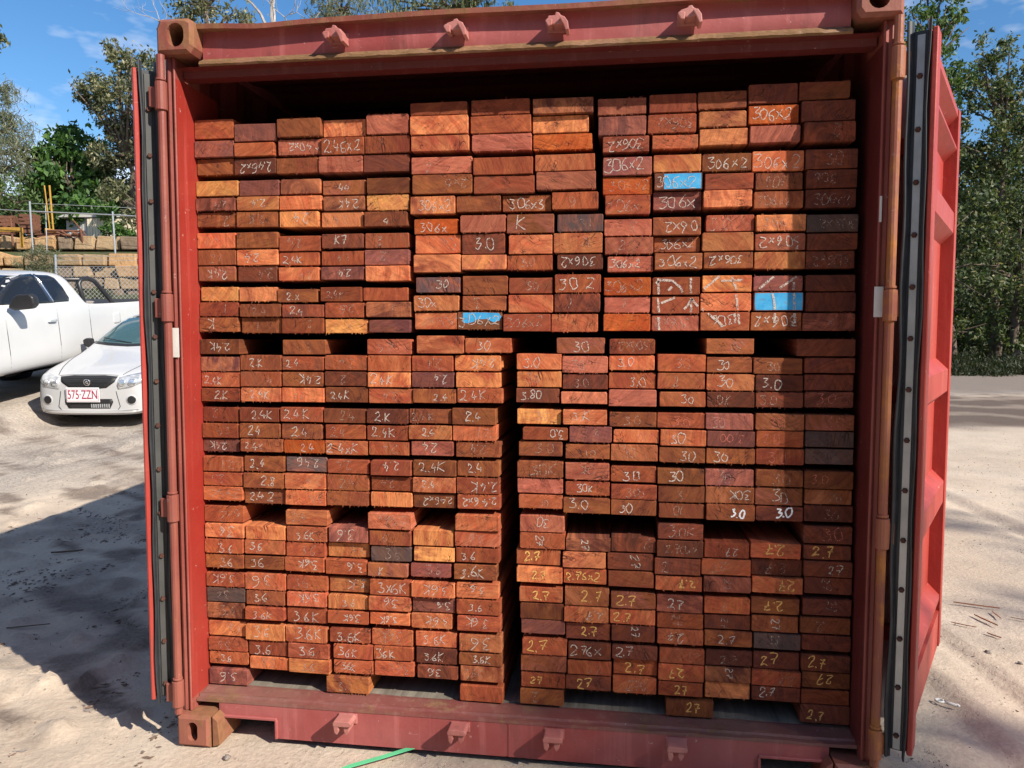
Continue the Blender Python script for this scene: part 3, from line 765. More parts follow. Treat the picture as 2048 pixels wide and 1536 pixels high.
# ------------------------------------------------------------------ timber
# per pack: row, column, left, right, bottom, top (tenths of a millimetre), wood tone, chalk writing
# writing: ~ upside down, ^ turned on its side, y yellow, R red, B bold, trailing - faint, = part of the big chalk marks
BOARD_TABLE = """
#L1
0 0 -11695 -10157 22165 22868 r
1 0 -11692 -10156 21503 22102 p 1-
2 0 -11695 -10194 20885 21486 b
0 1 -10141 -8517 22032 22659 p
1 1 -10137 -8605 21492 21988 c
2 1 -10186 -8573 20869 21438 d ~2.46x2
0 2 -8494 -6826 22126 22783 b
1 2 -8508 -6870 21494 22065 k ~* 40x2
2 2 -8565 -6959 20852 21408 b
0 3 -6818 -5214 22106 22723 o
1 3 -6851 -5253 21453 22072 r 2.46x2
2 3 -6951 -5325 20825 21411 k
0 4 -5176 -3613 22120 22818 k
1 4 -5245 -3584 21464 22069 r
2 4 -5317 -3623 20823 21430 d
#L2
0 0 -11695 -10054 20109 20676 t
1 0 -11695 -10146 19578 20047 d ~2.4-
2 0 -11695 -10159 18998 19541 b ~2-
0 1 -10034 -8480 20098 20669 p
1 1 -10106 -8472 19562 20072 o ~2.4
2 1 -10139 -8522 18961 19526 b ~2.K
0 2 -8441 -6911 20115 20663 d
1 2 -8453 -6864 19546 20051 c
2 2 -8465 -6987 18924 19503 o ~2.4
0 3 -6874 -5257 20060 20586 b 44
1 3 -6827 -5282 19495 20015 d ~2.4K
2 3 -6911 -5345 18913 19470 o ~2.4-
0 4 -5201 -3612 20055 20621 b
1 4 -5227 -3652 19479 20038 t
2 4 -5289 -3693 18902 19436 b 4
#L3
0 0 -11695 -10177 18208 18790 c 2.4-
1 0 -11684 -10173 17598 18171 b 2.4-
2 0 -11661 -10207 17022 17570 b ~2.4K
0 1 -10138 -8537 18195 18781 b
1 1 -10153 -8554 17581 18168 o ~2.4
2 1 -10128 -8600 17000 17562 d ~2.4-
0 2 -8520 -6944 18074 18638 r ~2.4-
1 2 -8546 -7009 17564 18057 r 2.4K
2 2 -8561 -6999 17006 17510 c ~2.4
0 3 -6905 -5336 18160 18683 d K7
1 3 -6933 -5324 17555 18071 r ~2.4-
2 3 -6942 -5312 17028 17510 p ~2.4
0 4 -5298 -3681 18146 18691 c ~2-
1 4 -5305 -3649 17546 18101 p ~2-
2 4 -5257 -3617 16970 17528 o
#L4
0 0 -11642 -10146 16289 16811 t x-
1 0 -11695 -10140 15728 16261 r ~1-
2 0 -11694 -10154 15147 15691 b ~K
0 1 -10108 -8619 16264 16800 o
1 1 -10082 -8472 15707 16190 b 2.4-
2 1 -10076 -8483 15113 15689 b ~1-
0 2 -8611 -7069 16230 16718 b 2.x
1 2 -8434 -6831 15696 16166 d 2.4
2 2 -8464 -6840 15106 15668 r ~2-
0 3 -6973 -5414 16259 16779 r 2.4K
1 3 -6812 -5328 15675 16223 r ~2.6-
2 3 -6821 -5204 15117 15630 t x-
0 4 -5396 -3715 16270 16767 r
1 4 -5253 -3591 15682 16243 d 1-
2 4 -5149 -3614 15129 15611 p
#L5
0 0 -11695 -10130 13693 14250 p ~2-
1 0 -11695 -10127 13110 13665 c 2.4K
2 0 -11695 -10157 12556 13078 r 2.K
0 1 -10109 -8510 13744 14315 b 2.K
1 1 -10119 -8522 13143 13707 c ~4-
2 1 -10137 -8534 12578 13102 o 2.4K
0 2 -8492 -6881 13757 14268 c 2.4
1 2 -8484 -6909 13162 13702 b ~2.4K
2 2 -8515 -6880 12583 13125 c ~2.1-
0 3 -6861 -5224 13771 14324 c ~2.4
1 3 -6870 -5245 13189 13734 d ~2-
2 3 -6861 -5215 12597 13162 b 2.4K
0 4 -5216 -3624 13748 14323 c
1 4 -5227 -3610 13171 13721 o 2.4K
2 4 -5196 -3559 12594 13136 c ~2.4-
0 5 -3587 -2072 13761 14323 r ~2.1-
1 5 -3592 -2038 13190 13735 p ~2.4
2 5 -3541 -1967 12617 13146 b 2.4
0 6 -2035 -365 13775 14341 o ~2.4K
1 6 -1983 -365 13199 13731 o
2 6 -1931 -294 12649 13182 c 2.4K
#L6
0 0 -11695 -10234 11797 12359 r ~2-
1 0 -11695 -10248 11205 11750 r ~2.4-
2 0 -11695 -10241 10678 11178 p ~2.4K
0 1 -10194 -8626 11825 12364 r 2.4K
1 1 -10209 -8599 11229 11779 b 24
2 1 -10143 -8493 10717 11203 b 2.4K
0 2 -8587 -6948 11854 12407 r 2.4 K
1 2 -8561 -6978 11216 11790 b 2.4
2 2 -8475 -6910 10699 11199 f 2.4
0 3 -6930 -5318 11837 12368 b 2 4
1 3 -6863 -5325 11251 11792 r 2.4-
2 3 -6891 -5256 10663 11206 c 2 4xK
0 4 -5280 -3731 11848 12393 d 2.K
1 4 -5287 -3722 11248 11794 r 2.4K
2 4 -5238 -3704 10692 11212 c ~2.4-
0 5 -3713 -2134 11877 12417 b 2.4 K
1 5 -3714 -2118 11300 11823 o 2.4
2 5 -3629 -2065 10722 11256 k ~2.4
0 6 -2115 -526 11879 12468 b 2.4
1 6 -2100 -508 11289 11853 c ~2.1-
2 6 -1992 -382 10699 11238 b ~2.4-
#L7
0 0 -11695 -10099 9943 10520 c ~2.1-
1 0 -11695 -10113 9394 9906 r ~2.1-
2 0 -11695 -10106 8834 9375 c ~2.46x2-
0 1 -10060 -8468 9978 10559 b 2.4
1 1 -10075 -8460 9358 9931 b 2.8
2 1 -10089 -8472 8745 9320 b 2.4 2
0 2 -8429 -6829 9994 10561 g ~2.46
1 2 -8442 -6872 9369 9938 o ~2.4-
2 2 -8454 -6863 8761 9332 c ~2.4
0 3 -6821 -5226 9982 10508 r ~2.4-
1 3 -6835 -5233 9353 9945 b 2.4
2 3 -6844 -5240 8796 9335 b
0 4 -5151 -3616 9963 10530 r ~2.4
1 4 -5158 -3606 9385 9917 r ~2.4-
2 4 -5184 -3607 8805 9339 o
0 5 -3579 -1977 9980 10561 b 2.4K
1 5 -3598 -1997 9370 9934 c 2.4
2 5 -3588 -1999 8804 9334 b ~2.46x2
0 6 -1958 -400 10007 10574 b 2.4
1 6 -1979 -400 9383 9970 r ~2.4K
2 6 -1945 -382 8814 9357 r ~2.4 6x2
#L8
0 0 -11666 -10099 7423 7978 o ~3.6
1 0 -11695 -10133 6827 7383 r 3.6
2 0 -11695 -10147 6241 6779 b 3.6
0 1 -10061 -8479 7401 7952 o
1 1 -10114 -8510 6839 7391 c 3.6
2 1 -10128 -8541 6256 6771 b 36
0 2 -8422 -6865 7391 7955 b 3.6K
1 2 -8472 -6932 6822 7351 r 3.6
2 2 -8522 -6979 6252 6801 c ~3.6K
0 3 -6807 -5285 7408 7996 p ~3.6
1 3 -6894 -5282 6826 7369 o ~3.6-
2 3 -6942 -5346 6213 6777 r ~3.6
0 4 -5238 -3655 7361 7926 b 6-
1 4 -5207 -3659 6776 7343 g 3.6-
2 4 -5309 -3776 6212 6716 s K
0 5 -3602 -2078 7417 8006 o
1 5 -3566 -2043 6838 7373 t
2 5 -3702 -2175 6250 6768 p 3.6-
0 6 -2041 -400 7466 8031 c ~3.6-
1 6 -2007 -399 6881 7421 r 3.6
2 6 -2083 -508 6235 6822 b 3.6K
#L9
0 0 -11677 -10143 5529 6079 r ~3.6K
1 0 -11673 -10125 4940 5492 g ~3.6
2 0 -11695 -10172 4288 4910 d 3.6
0 1 -10117 -8496 5482 6114 c ~3.6
1 1 -10080 -8547 4897 5444 b 3.6
2 1 -10113 -8539 4338 4839 r 3.6K
0 2 -8477 -6874 5525 6104 r 3.6-
1 2 -8469 -6903 4924 5487 c ~3.6K
2 2 -8501 -6913 4274 4876 r 3.6K
0 3 -6837 -5278 5510 6085 o ~3.K
1 3 -6866 -5324 4894 5443 o 3.6
2 3 -6894 -5292 4345 4838 c ~3.6K
0 4 -5241 -3669 5515 6114 r 3x6K
1 4 -5286 -3673 4942 5486 r ~3.6
2 4 -5235 -3716 4407 4858 c ~3.6K
0 5 -3651 -2030 5532 6088 c ~3.6K
1 5 -3636 -2032 4946 5504 p ~3.6
2 5 -3679 -2145 4345 4914 c ~3.6K
0 6 -1993 -417 5559 6139 c ~3.6
1 6 -1995 -363 4961 5524 r 3.6
2 6 -1960 -363 4351 4934 r ~3.6K
#L10
0 0 -11689 -10148 3589 4174 o ~3.6-
1 0 -11664 -10081 3027 3536 c ~3.6-
2 0 -11658 -10053 2500 2999 c 3.6
0 1 -10131 -8553 3544 4164 o 3.6
1 1 -10045 -8466 2941 3513 r 3.6
2 1 -10018 -8438 2409 2895 c ~3.6-
0 2 -8535 -6904 3564 4169 r 3.6K
1 2 -8448 -6836 2954 3531 r 3.6
2 2 -8420 -6786 2398 2938 o 3.6-
0 3 -6807 -5242 3646 4178 r 3.6K
1 3 -6680 -5153 3024 3596 r 36K
2 3 -6689 -5141 2451 2976 c 36K
0 4 -5205 -3627 3609 4222 c ~3.6K
1 4 -5135 -3612 3063 3593 r 36K
2 4 -5103 -3579 2459 3028 c ~3.6K-
0 5 -3533 -1981 3643 4232 c 3.6K
1 5 -3519 -1965 3015 3616 d 3.6K
2 5 -3467 -1930 2473 2981 d ~3.6
0 6 -1889 -326 3594 4234 o ~3.6
1 6 -1909 -326 3081 3547 b 3.6K
2 6 -1856 -289 2468 3056 r 36K
#M1
0 0 -3573 -1524 22693 23149 r
1 0 -3576 -1490 22040 22685 o
2 0 -3546 -1474 21456 22013 r
0 1 -1418 654 22642 23181 r
1 1 -1437 690 22025 22625 r
2 1 -1386 709 21414 21999 k
0 2 740 2817 22594 23127 d
1 2 725 2670 21988 22572 o
2 2 744 2793 21407 21960 f
#M2
0 0 -3552 -1370 20690 21283 k 2-
1 0 -3521 -1354 19991 20664 b ~2x6-
0 1 -1335 764 20589 21201 r
1 1 -1318 818 19957 20571 r
0 2 815 2884 20683 21254 c
1 2 869 2923 20041 20656 k
#M2b
0 0 -3599 -1978 19298 19939 o 306x2
0 1 -1960 -367 19351 19927 b
0 2 -332 1390 19342 19922 b 306x3
0 3 1407 3013 19359 19958 r ~6-
#M3
0 0 -3477 -1892 18609 19148 f 306x
1 0 -3446 -1769 17928 18590 c ~06-
2 0 -3487 -1771 17263 17893 o
0 1 -1802 -191 18633 19236 k
1 1 -1751 -208 17889 18615 d 3.0
2 1 -1753 -155 17334 17863 o
0 2 -156 1497 18578 19237 b K
1 2 -85 1449 17859 18528 c
2 2 -137 1452 17309 17834 r 3.0
0 3 1600 3190 18602 19203 g 31-
1 3 1483 3162 17881 18570 o ~K-
2 3 1607 3185 17318 17854 d ~306x2
#M4
0 0 -3420 -1809 16543 17105 g 30
1 0 -3498 -1847 15900 16455 o 30x
2 0 -3484 -1939 15255 15865 c ~306x2-
0 1 -1737 -119 16463 17142 b
1 1 -1739 -154 15922 16437 b ~3-
2 1 -1921 -313 15248 15879 u 306x2
0 2 -84 1473 16506 17059 r 30-
1 2 -101 1476 15840 16463 c
2 2 -277 1392 15188 15805 r 306x2
0 3 1525 3123 16523 17165 r 30 2
1 3 1511 3112 15853 16497 d ~1-
2 3 1410 3033 15173 15793 c
#R1
0 0 2952 4586 22486 23046 k
1 0 2975 4594 21800 22436 p
2 0 3132 4701 21232 21779 r ~306x2
0 1 4667 6239 22488 23109 r
1 1 4626 6234 21818 22440 r ~306x2-
2 1 4783 6309 21297 21765 c
0 2 6254 7846 22557 23132 b
1 2 6313 7859 21972 22492 o
2 2 6339 7920 21369 21914 o
0 3 7890 9470 22671 23312 d
1 3 7904 9518 22011 22622 f 306x2
2 3 7950 9566 21381 21946 k
0 4 9498 11097 22734 23313 b
1 4 9578 11270 22037 22714 d
2 4 9658 11290 21357 22020 d ~2-
#R2
0 0 3138 4794 20458 21073 p 306x2
1 0 3144 4819 19824 20432 f 306x2-
2 0 3235 4761 19154 19807 r 306x-
0 1 4826 6419 20529 21114 o
1 1 4867 6462 19933 20502 U 306x2
2 1 4842 6473 19287 19917 p 306x
0 2 6435 8045 20510 21105 b 306x2
1 2 6544 8127 19909 20457 r
2 2 6489 8091 19319 19894 o
0 3 8053 9713 20465 21136 c 306x2
1 3 8174 9698 19870 20438 b ~306-
2 3 8139 9729 19260 19838 b 306x2
0 4 9743 11392 20505 21147 d 30-
1 4 9791 11396 19886 20492 d ~306-
2 4 9791 11384 19249 19862 d 306x2
#R3
0 0 3208 4821 18432 19003 k ~3-
1 0 3231 4879 17808 18397 k 2-
2 0 3321 4887 17216 17756 k 306x2
0 1 4837 6439 18422 19038 b ~06x2
1 1 4895 6449 17871 18397 b 306x2
2 1 4920 6509 17276 17837 b 306x2
0 2 6601 8188 18526 19087 r 3.0-
1 2 6481 8169 17882 18511 o
2 2 6541 8151 17301 17849 b ~306x2
0 3 8220 9812 18515 19054 o 306-
1 3 8202 9828 17876 18448 k ~306x2
2 3 8183 9828 17268 17843 o
0 4 9828 11470 18456 19046 g ~306x2
1 4 9859 11457 17870 18422 d
2 4 9843 11381 17268 17855 d ~306x2-
#R4
0 0 3209 4814 16419 17039 f 306x2
1 0 3232 4805 15832 16385 k ~3-
2 0 3204 4813 15201 15807 f
0 1 4847 6441 16419 17033 r =
1 1 4839 6435 15786 16377 c =
2 1 4847 6446 15202 15744 k ~306x2
0 2 6521 8135 16519 17085 o =
1 2 6450 8132 15883 16485 c =
2 2 6461 8081 15213 15850 c ~306
0 3 8183 9768 16533 17054 p =
1 3 8196 9815 15879 16509 V =
2 3 8113 9768 15223 15846 b ~306x2
0 4 9847 11434 16523 17071 d
1 4 9863 11468 15850 16499 d
2 4 9785 11457 15208 15826 d ~x-
#S5
0 0 203 1782 13846 14414 c 3.0
1 0 204 1786 13233 13811 o 30-
2 0 187 1719 12688 13206 d 3.80
0 1 1800 3388 13755 14344 k 30-
1 1 1804 3394 13181 13712 d 3.0-
2 1 1772 3382 12676 13103 k
0 2 3405 4983 13855 14370 c 3.0
1 2 3411 5025 13226 13786 r 3.0
2 2 3417 5050 12604 13201 k
0 3 5067 6684 13818 14414 r 30
1 3 5059 6662 13220 13783 b 2-
2 3 5152 6706 12613 13144 c 30
0 4 6702 8209 13806 14338 b 30
1 4 6712 8304 13188 13758 o 30
2 4 6739 8316 12620 13154 d 0K-
0 5 8243 9838 13766 14313 b 30-
1 5 8320 9869 13190 13744 d 3.0
2 5 8333 9899 12635 13165 d 3.0
0 6 9885 11499 13817 14340 d
1 6 9900 11485 13226 13784 d
2 6 9915 11486 12659 13201 d R3.0-
#S6
0 0 206 1775 11921 12477 t 30-
1 0 420 2024 11378 11828 r ~3.0
2 0 279 1834 10798 11330 b 3.0
0 1 1828 3371 11933 12484 o 3.K
1 1 2059 3549 11332 11885 p 3-
2 1 1923 3486 10741 11269 b 10-
0 2 3441 5060 11893 12414 b 3.0-
1 2 3584 5170 11331 11801 c R~3.0
2 2 3504 5127 10702 11286 b 3.0
0 3 5077 6686 11881 12414 r R3.0
1 3 5187 6746 11262 11831 c 30
2 3 5162 6736 10683 11227 b 30
0 4 6703 8283 11861 12423 p 30
1 4 6763 8345 11280 11827 p R~3.00
2 4 6744 8371 10689 11237 b 30
0 5 8349 9934 11875 12433 b R30-
1 5 8378 9933 11299 11858 r R3.0
2 5 8379 9964 10705 11257 r R3.0
0 6 9950 11508 11906 12442 b R3.0-
1 6 9965 11525 11335 11889 g
2 6 9980 11542 10745 11293 g
#S7
0 0 227 1874 10033 10638 b 30K
1 0 228 1859 9471 10015 k R~3.K
2 0 283 1859 8944 9436 c 30-
0 1 1927 3476 10009 10609 k ~0K-
1 1 1930 3499 9452 9956 r 30K
2 1 1867 3505 8830 9389 b 3.0
0 2 3511 5086 9967 10527 r 3.0
1 2 3517 5111 9370 9897 r 3.00-
2 2 3523 5102 8807 9361 b 30
0 3 5104 6703 9944 10490 b 30
1 3 5146 6727 9309 9901 b 3-
2 3 5172 6741 8751 9274 b ~10-
0 4 6720 8341 9931 10508 p 30-
1 4 6735 8371 9327 9905 b ~30K
2 4 6775 8400 8731 9302 b B3.0
0 5 8391 9951 9954 10534 b 3.0
1 5 8388 9951 9312 9919 b 30
2 5 8417 9982 8772 9287 d B3.0
0 6 9968 11549 9933 10542 b R3.0-
1 6 10000 11551 9382 9900 b 30-
2 6 9998 11583 8796 9365 d 30-
#S8
0 0 321 1941 7481 8066 c ^27
1 0 196 1786 6888 7466 c y2.7
2 0 216 1860 6264 6844 o y2.7
0 1 1960 3535 7467 7968 d ^27
1 1 1857 3384 6852 7444 o
2 1 1878 3407 6278 6817 r y2.76x2
0 2 3553 5103 7480 8030 d ~2-
1 2 3420 5043 6836 7441 d ^27
2 2 3461 5051 6230 6810 b
0 3 5122 6714 7383 7978 d 2.70x2-
1 3 5062 6641 6751 7350 d 2-
2 3 5087 6702 6178 6699 c y~2.7
0 4 6732 8264 7405 7954 r ~27
1 4 6658 8309 6809 7375 c ~27-
2 4 6736 8339 6215 6767 d ^27
0 5 8280 9949 7475 8010 c y~2.7
1 5 8326 10030 6844 7442 d ~2.7-
2 5 8356 10045 6263 6819 c y~27
0 6 10016 11574 7496 8009 d y2.7
1 6 10046 11622 6922 7471 d 27
2 6 10078 11640 6303 6896 d ^27-
#S9
0 0 307 1882 5549 6112 c y2.7
1 0 344 1903 4922 5514 b
2 0 382 1960 4384 4907 p
0 1 1936 3519 5488 6156 b y2.7
1 1 1921 3490 4915 5478 o ~2.7
2 1 1979 3566 4258 4866 d y2.7
0 2 3555 5130 5492 6038 b y2.7
1 2 3526 5121 4908 5455 c y2.7
2 2 3584 5111 4288 4873 d ^27
0 3 5149 6731 5416 6020 d 2.7
1 3 5174 6759 4839 5391 r ^27-
2 3 5182 6768 4286 4821 c ~2.7
0 4 6766 8321 5467 6039 r ~7-
1 4 6793 8350 4895 5433 d ^27-
2 4 6803 8413 4312 4852 b 2.7
0 5 8338 9933 5553 6102 b y~2.7
1 5 8368 9916 4905 5491 b ^27
2 5 8448 10013 4304 4866 g ^27
0 6 10031 11629 5583 6171 d ^27
1 6 9966 11616 4939 5528 b ~2-
2 6 10031 11650 4350 4906 d
#S10
0 0 419 2035 3635 4241 r y2.7
1 0 366 2021 3008 3624 b
2 0 386 1985 2426 2952 r y27
0 1 2072 3591 3570 4171 d 2.76x
1 1 2058 3614 2986 3525 r ~2.7-
2 1 1993 3602 2443 2974 d y27
0 2 3609 5207 3650 4156 d 2.7
1 2 3667 5215 3055 3625 r y2.7
2 2 3656 5188 2436 3017 c 270-
0 3 5260 6814 3609 4146 r ~27-
1 3 5234 6808 2979 3589 r y~27
2 3 5242 6784 2438 2960 r y27
0 4 6850 8428 3613 4163 d 2.7-
1 4 6826 8390 3031 3583 d ^27
2 4 6853 8386 2433 3013 o
0 5 8463 10014 3565 4198 d y27
1 5 8409 10046 3016 3554 r ~2.7-
2 5 8421 10043 2467 2998 d 2.7
0 6 10032 11654 3616 4227 d y2.7
1 6 10081 11672 3031 3600 b y~27
2 6 10063 11673 2463 2986 r
#BA
0 0 -11695 -10095 14323 14898 b ~2.4K
0 1 -8480 -6814 14332 14888 b ~2-
0 2 -5251 -3583 14350 14914 r ~2.4-
0 3 -3398 -1690 14395 15043 r
0 4 -1654 7 14431 14967 c 30
0 5 1596 3279 14422 14983 b 30
0 6 3416 4984 14413 14953 r ~306x2
0 7 6682 8269 14422 14961 b ~30-
0 8 9607 11482 14372 14968 d
#BB
0 0 -11695 -10105 8005 8635 r ~6x2-
0 1 -8468 -6816 8002 8584 o 2.4
0 2 -5277 -3610 7982 8592 c ~2.46x
0 3 -2021 -400 8049 8631 c
0 4 320 1920 8084 8695 k ~30
0 5 5148 6703 8005 8548 d 3.0K-
0 6 10000 11588 8044 8667 d R3.0
#BC
0 0 -11657 -10070 1715 2344 p ~3.6
0 1 -6953 -5283 1728 2352 s 3.1-
0 2 -1877 -270 1720 2338 r
0 3 333 1921 1764 2366 b ~2-
0 4 5528 7152 1739 2334 b y27
0 5 10045 11695 1790 2455 d y2.7
"""
TONES = {  # main and second colour of the end grain
    't': (lin(222, 154, 98), lin(200, 122, 78)), 'o': (lin(202, 128, 86), lin(166, 84, 58)), 'c': (lin(172, 88, 60), lin(192, 116, 80)),
    'f': (lin(170, 76, 34), lin(184, 98, 48)), 'r': (lin(140, 68, 48), lin(160, 88, 56)), 'b': (lin(142, 82, 52), lin(114, 60, 42)),
    'k': (lin(178, 104, 86), lin(152, 80, 66)), 'p': (lin(120, 70, 68), lin(140, 82, 70)), 'd': (lin(104, 56, 46), lin(126, 66, 46)),
    'g': (lin(88, 72, 74), lin(100, 74, 68)), 's': (lin(176, 108, 66), lin(96, 56, 42)),
    'u': (lin(150, 88, 60), lin(120, 80, 60)), 'U': (lin(130, 80, 60), lin(110, 70, 60)), 'V': (lin(140, 80, 60), lin(120, 70, 60))}
TONE_WORDS = {'t': 'pale golden', 'o': 'light orange', 'c': 'copper', 'f': 'rust orange', 'r': 'reddish', 'b': 'mid brown', 'k': 'pinkish',
              'p': 'purplish', 'd': 'dark brown', 'g': 'dark grey', 's': 'stripy grained', 'u': 'part blue-painted', 'U': 'bright blue-painted', 'V': 'streaked blue-painted'}
GLYPH = {
    '0': [[(.30, 1), (.08, .85), (.02, .5), (.12, .12), (.34, 0), (.55, .18), (.6, .55), (.5, .88), (.28, 1)]],
    '1': [[(.28, 1), (.25, .5), (.26, 0)]],
    '2': [[(.05, .78), (.18, .98), (.42, .98), (.5, .74), (.32, .4), (.02, .04), (.3, .06), (.6, .02)]],
    '3': [[(.06, .95), (.5, .97), (.26, .60), (.52, .48), (.54, .2), (.28, .0), (.0, .1)]],
    '4': [[(.28, 1), (.04, .42), (.6, .40)], [(.44, .62), (.38, .0)]],
    '5': [[(.52, .98), (.12, .96), (.08, .56), (.42, .58), (.52, .28), (.3, .0), (.02, .08)]],
    '6': [[(.5, 1), (.2, .72), (.04, .32), (.2, .02), (.46, .06), (.5, .32), (.28, .44), (.08, .26)]],
    '7': [[(.02, .92), (.30, .98), (.58, .95), (.36, .45), (.28, .0)], [(.12, .48), (.56, .54)]],
    '8': [[(.5, .84), (.28, 1), (.1, .8), (.46, .3), (.3, .0), (.06, .16), (.4, .62), (.5, .84)]],
    'K': [[(.1, 1.05), (.08, -.05)], [(.62, 1.0), (.1, .48), (.64, .0)]],
    'x': [[(.06, .62), (.52, .06)], [(.5, .66), (.04, .04)]],
    '.': [[(.1, .12), (.15, .0)]], '*': [[(.1, .8), (.4, .5)], [(.4, .8), (.1, .5)]], ' ': []}
ADV = {'.': .32, ' ': .45, '1': .5, 'x': .68, 'K': .78}

def ribbon(m, pts, wd, y, rnd):
    """Flat chalk stroke following a smoothed line of (x,z) points on the end face at depth y."""
    P = [Vector((p[0], p[1])) for p in pts]
    out = []
    for i in range(len(P) - 1):
        p0, p1, p2, p3 = P[max(i - 1, 0)], P[i], P[i + 1], P[min(i + 2, len(P) - 1)]
        for k in range(4):
            t = k / 4
            out.append(0.5 * ((2 * p1) + (p2 - p0) * t + (2 * p0 - 5 * p1 + 4 * p2 - p3) * t * t + (3 * p1 - p0 - 3 * p2 + p3) * t ** 3))
    out.append(P[-1])
    vs = []
    for i, p in enumerate(out):
        d = out[min(i + 1, len(out) - 1)] - out[max(i - 1, 0)]
        if d.length < 1e-9:
            d = Vector((1, 0))
        d.normalize()
        n = Vector((-d.y, d.x)) * wd * 0.5 * rnd.uniform(0.65, 1.25)
        vs += [(p.x + n.x, y, p.y + n.y), (p.x - n.x, y, p.y - n.y)]
    m.add(vs, [(2 * i, 2 * i + 1, 2 * i + 3, 2 * i + 2) for i in range(len(out) - 1)])

def write_chalk(txt, w, h, rnd):
    """Strokes for one board end; returns (mesh builder, material key) in board-local x,z."""
    flip = side = faint = bold = False
    key = 'chalk'
    while txt and txt[0] in '~^yRB':
        if txt[0] == '~': flip = True
        if txt[0] == '^': side = True
        if txt[0] == 'y': key = 'chalk_y'
        if txt[0] == 'R': key = 'chalk_r'
        if txt[0] == 'B': key, bold = 'chalk_bold', True
        txt = txt[1:]
    if txt.endswith('-'):
        faint, txt = True, txt[:-1]
    if not faint and key == 'chalk' and rnd.random() < 0.20:
        faint = True
    if faint and key == 'chalk':
        key = 'chalk_faint'
    span = h if side else w
    gh = h * rnd.uniform(0.50, 0.66)
    if side: gh = min(w * 0.3, h * rnd.uniform(0.42, 0.52))
    adv = sum(ADV.get(c, .72) for c in txt) * gh
    gw = gh * min(1.15, 0.9 * span / max(adv, 1e-6)) * rnd.uniform(0.88, 1.0)
    adv = sum(ADV.get(c, .72) for c in txt) * gw
    room = span - adv
    x = room * rnd.uniform(0.12, 0.75) if room > 0 else room / 2
    z = (w if side else h) * 0.5 - gh * 0.5 + ((w * 0.1 if side else h * 0.06) * rnd.uniform(-1, 1))
    slope = rnd.uniform(-0.06, 0.06)
    lean = rnd.uniform(-0.05, 0.22)
    m = MB()
    wd = (0.0056 if bold else 0.0042 if key == 'chalk_y' else 0.0031) * rnd.uniform(0.85, 1.15)
    for c in txt:
        j = gw * 0.085; sz = rnd.uniform(.82, 1.12); tw = rnd.uniform(-.12, .12); dy = rnd.uniform(-.09, .09) * gh
        for st in GLYPH.get(c, []):
            pts = [(x + a * gw * sz + (lean + tw) * b * gh * 0.5 + rnd.uniform(-j, j), z + dy + b * gh * sz + tw * a * gh + slope * x + rnd.uniform(-j, j)) for a, b in st]
            if side: pts = [(b, span - a) for a, b in pts]
            if flip: pts = [(w - a, h - b) for a, b in pts]
            pts = [(min(max(a, 0.003), w - 0.003), min(max(b, 0.003), h - 0.003)) for a, b in pts]
            ribbon(m, pts, wd, -0.0009, rnd)
        x += ADV.get(c, .72) * gw * rnd.uniform(.86, 1.1)
    return m, key

BIG = [[(0.5056, 1.703), (0.5064, 1.6453)], [(0.5051, 1.6407), (0.5087, 1.5805), (0.5104, 1.5202)], [(0.4967, 1.6823), (0.5148, 1.6937), (0.5513, 1.6911), (0.5789, 1.6679), (0.5846, 1.6518)], [(0.6136, 1.6998), (0.6145, 1.6447)], [(0.6155, 1.6401), (0.6142, 1.5803)], [(0.5936, 1.5942), (0.6202, 1.6309)], [(0.6157, 1.6309), (0.641, 1.6009)], [(0.5159, 1.6152), (0.577, 1.6403)], [(0.5516, 1.6704), (0.5381, 1.658)], [(0.6579, 1.6628), (0.7087, 1.7058)], [(0.7134, 1.6898), (0.7845, 1.6915)], [(0.7488, 1.7032), (0.7654, 1.653)], [(0.761, 1.6484), (0.766, 1.6211), (0.769, 1.5845)], [(0.6478, 1.5986), (0.7071, 1.5525), (0.7185, 1.5411)], [(0.7601, 1.5845), (0.7608, 1.5479)], [(0.7713, 1.58), (0.7743, 1.5434)], [(0.836, 1.6616), (0.8834, 1.702)], [(0.904, 1.6634), (0.9618, 1.7058)], [(0.8802, 1.65), (0.8904, 1.5888), (0.8892, 1.5479)], [(0.9472, 1.6834), (0.9517, 1.5886), (0.9549, 1.5479)]]
def big_marks(x0, x1, z0, z1, rnd):
    m = MB()
    for line in BIG:
        run = []
        for a, b in zip(line, line[1:]):
            n = max(2, int(math.hypot(b[0] - a[0], b[1] - a[1]) / 0.004))
            for k in range(n + 1):
                p = (a[0] + (b[0] - a[0]) * k / n, a[1] + (b[1] - a[1]) * k / n)
                if x0 + .003 < p[0] < x1 - .003 and z0 + .002 < p[1] < z1 - .002:
                    run.append((p[0] - x0 + rnd.uniform(-.001, .001), p[1] - z0))
        if len(run) > 2:
            ribbon(m, run[::2] + [run[-1]], 0.0078, -0.0012, rnd)
    return m

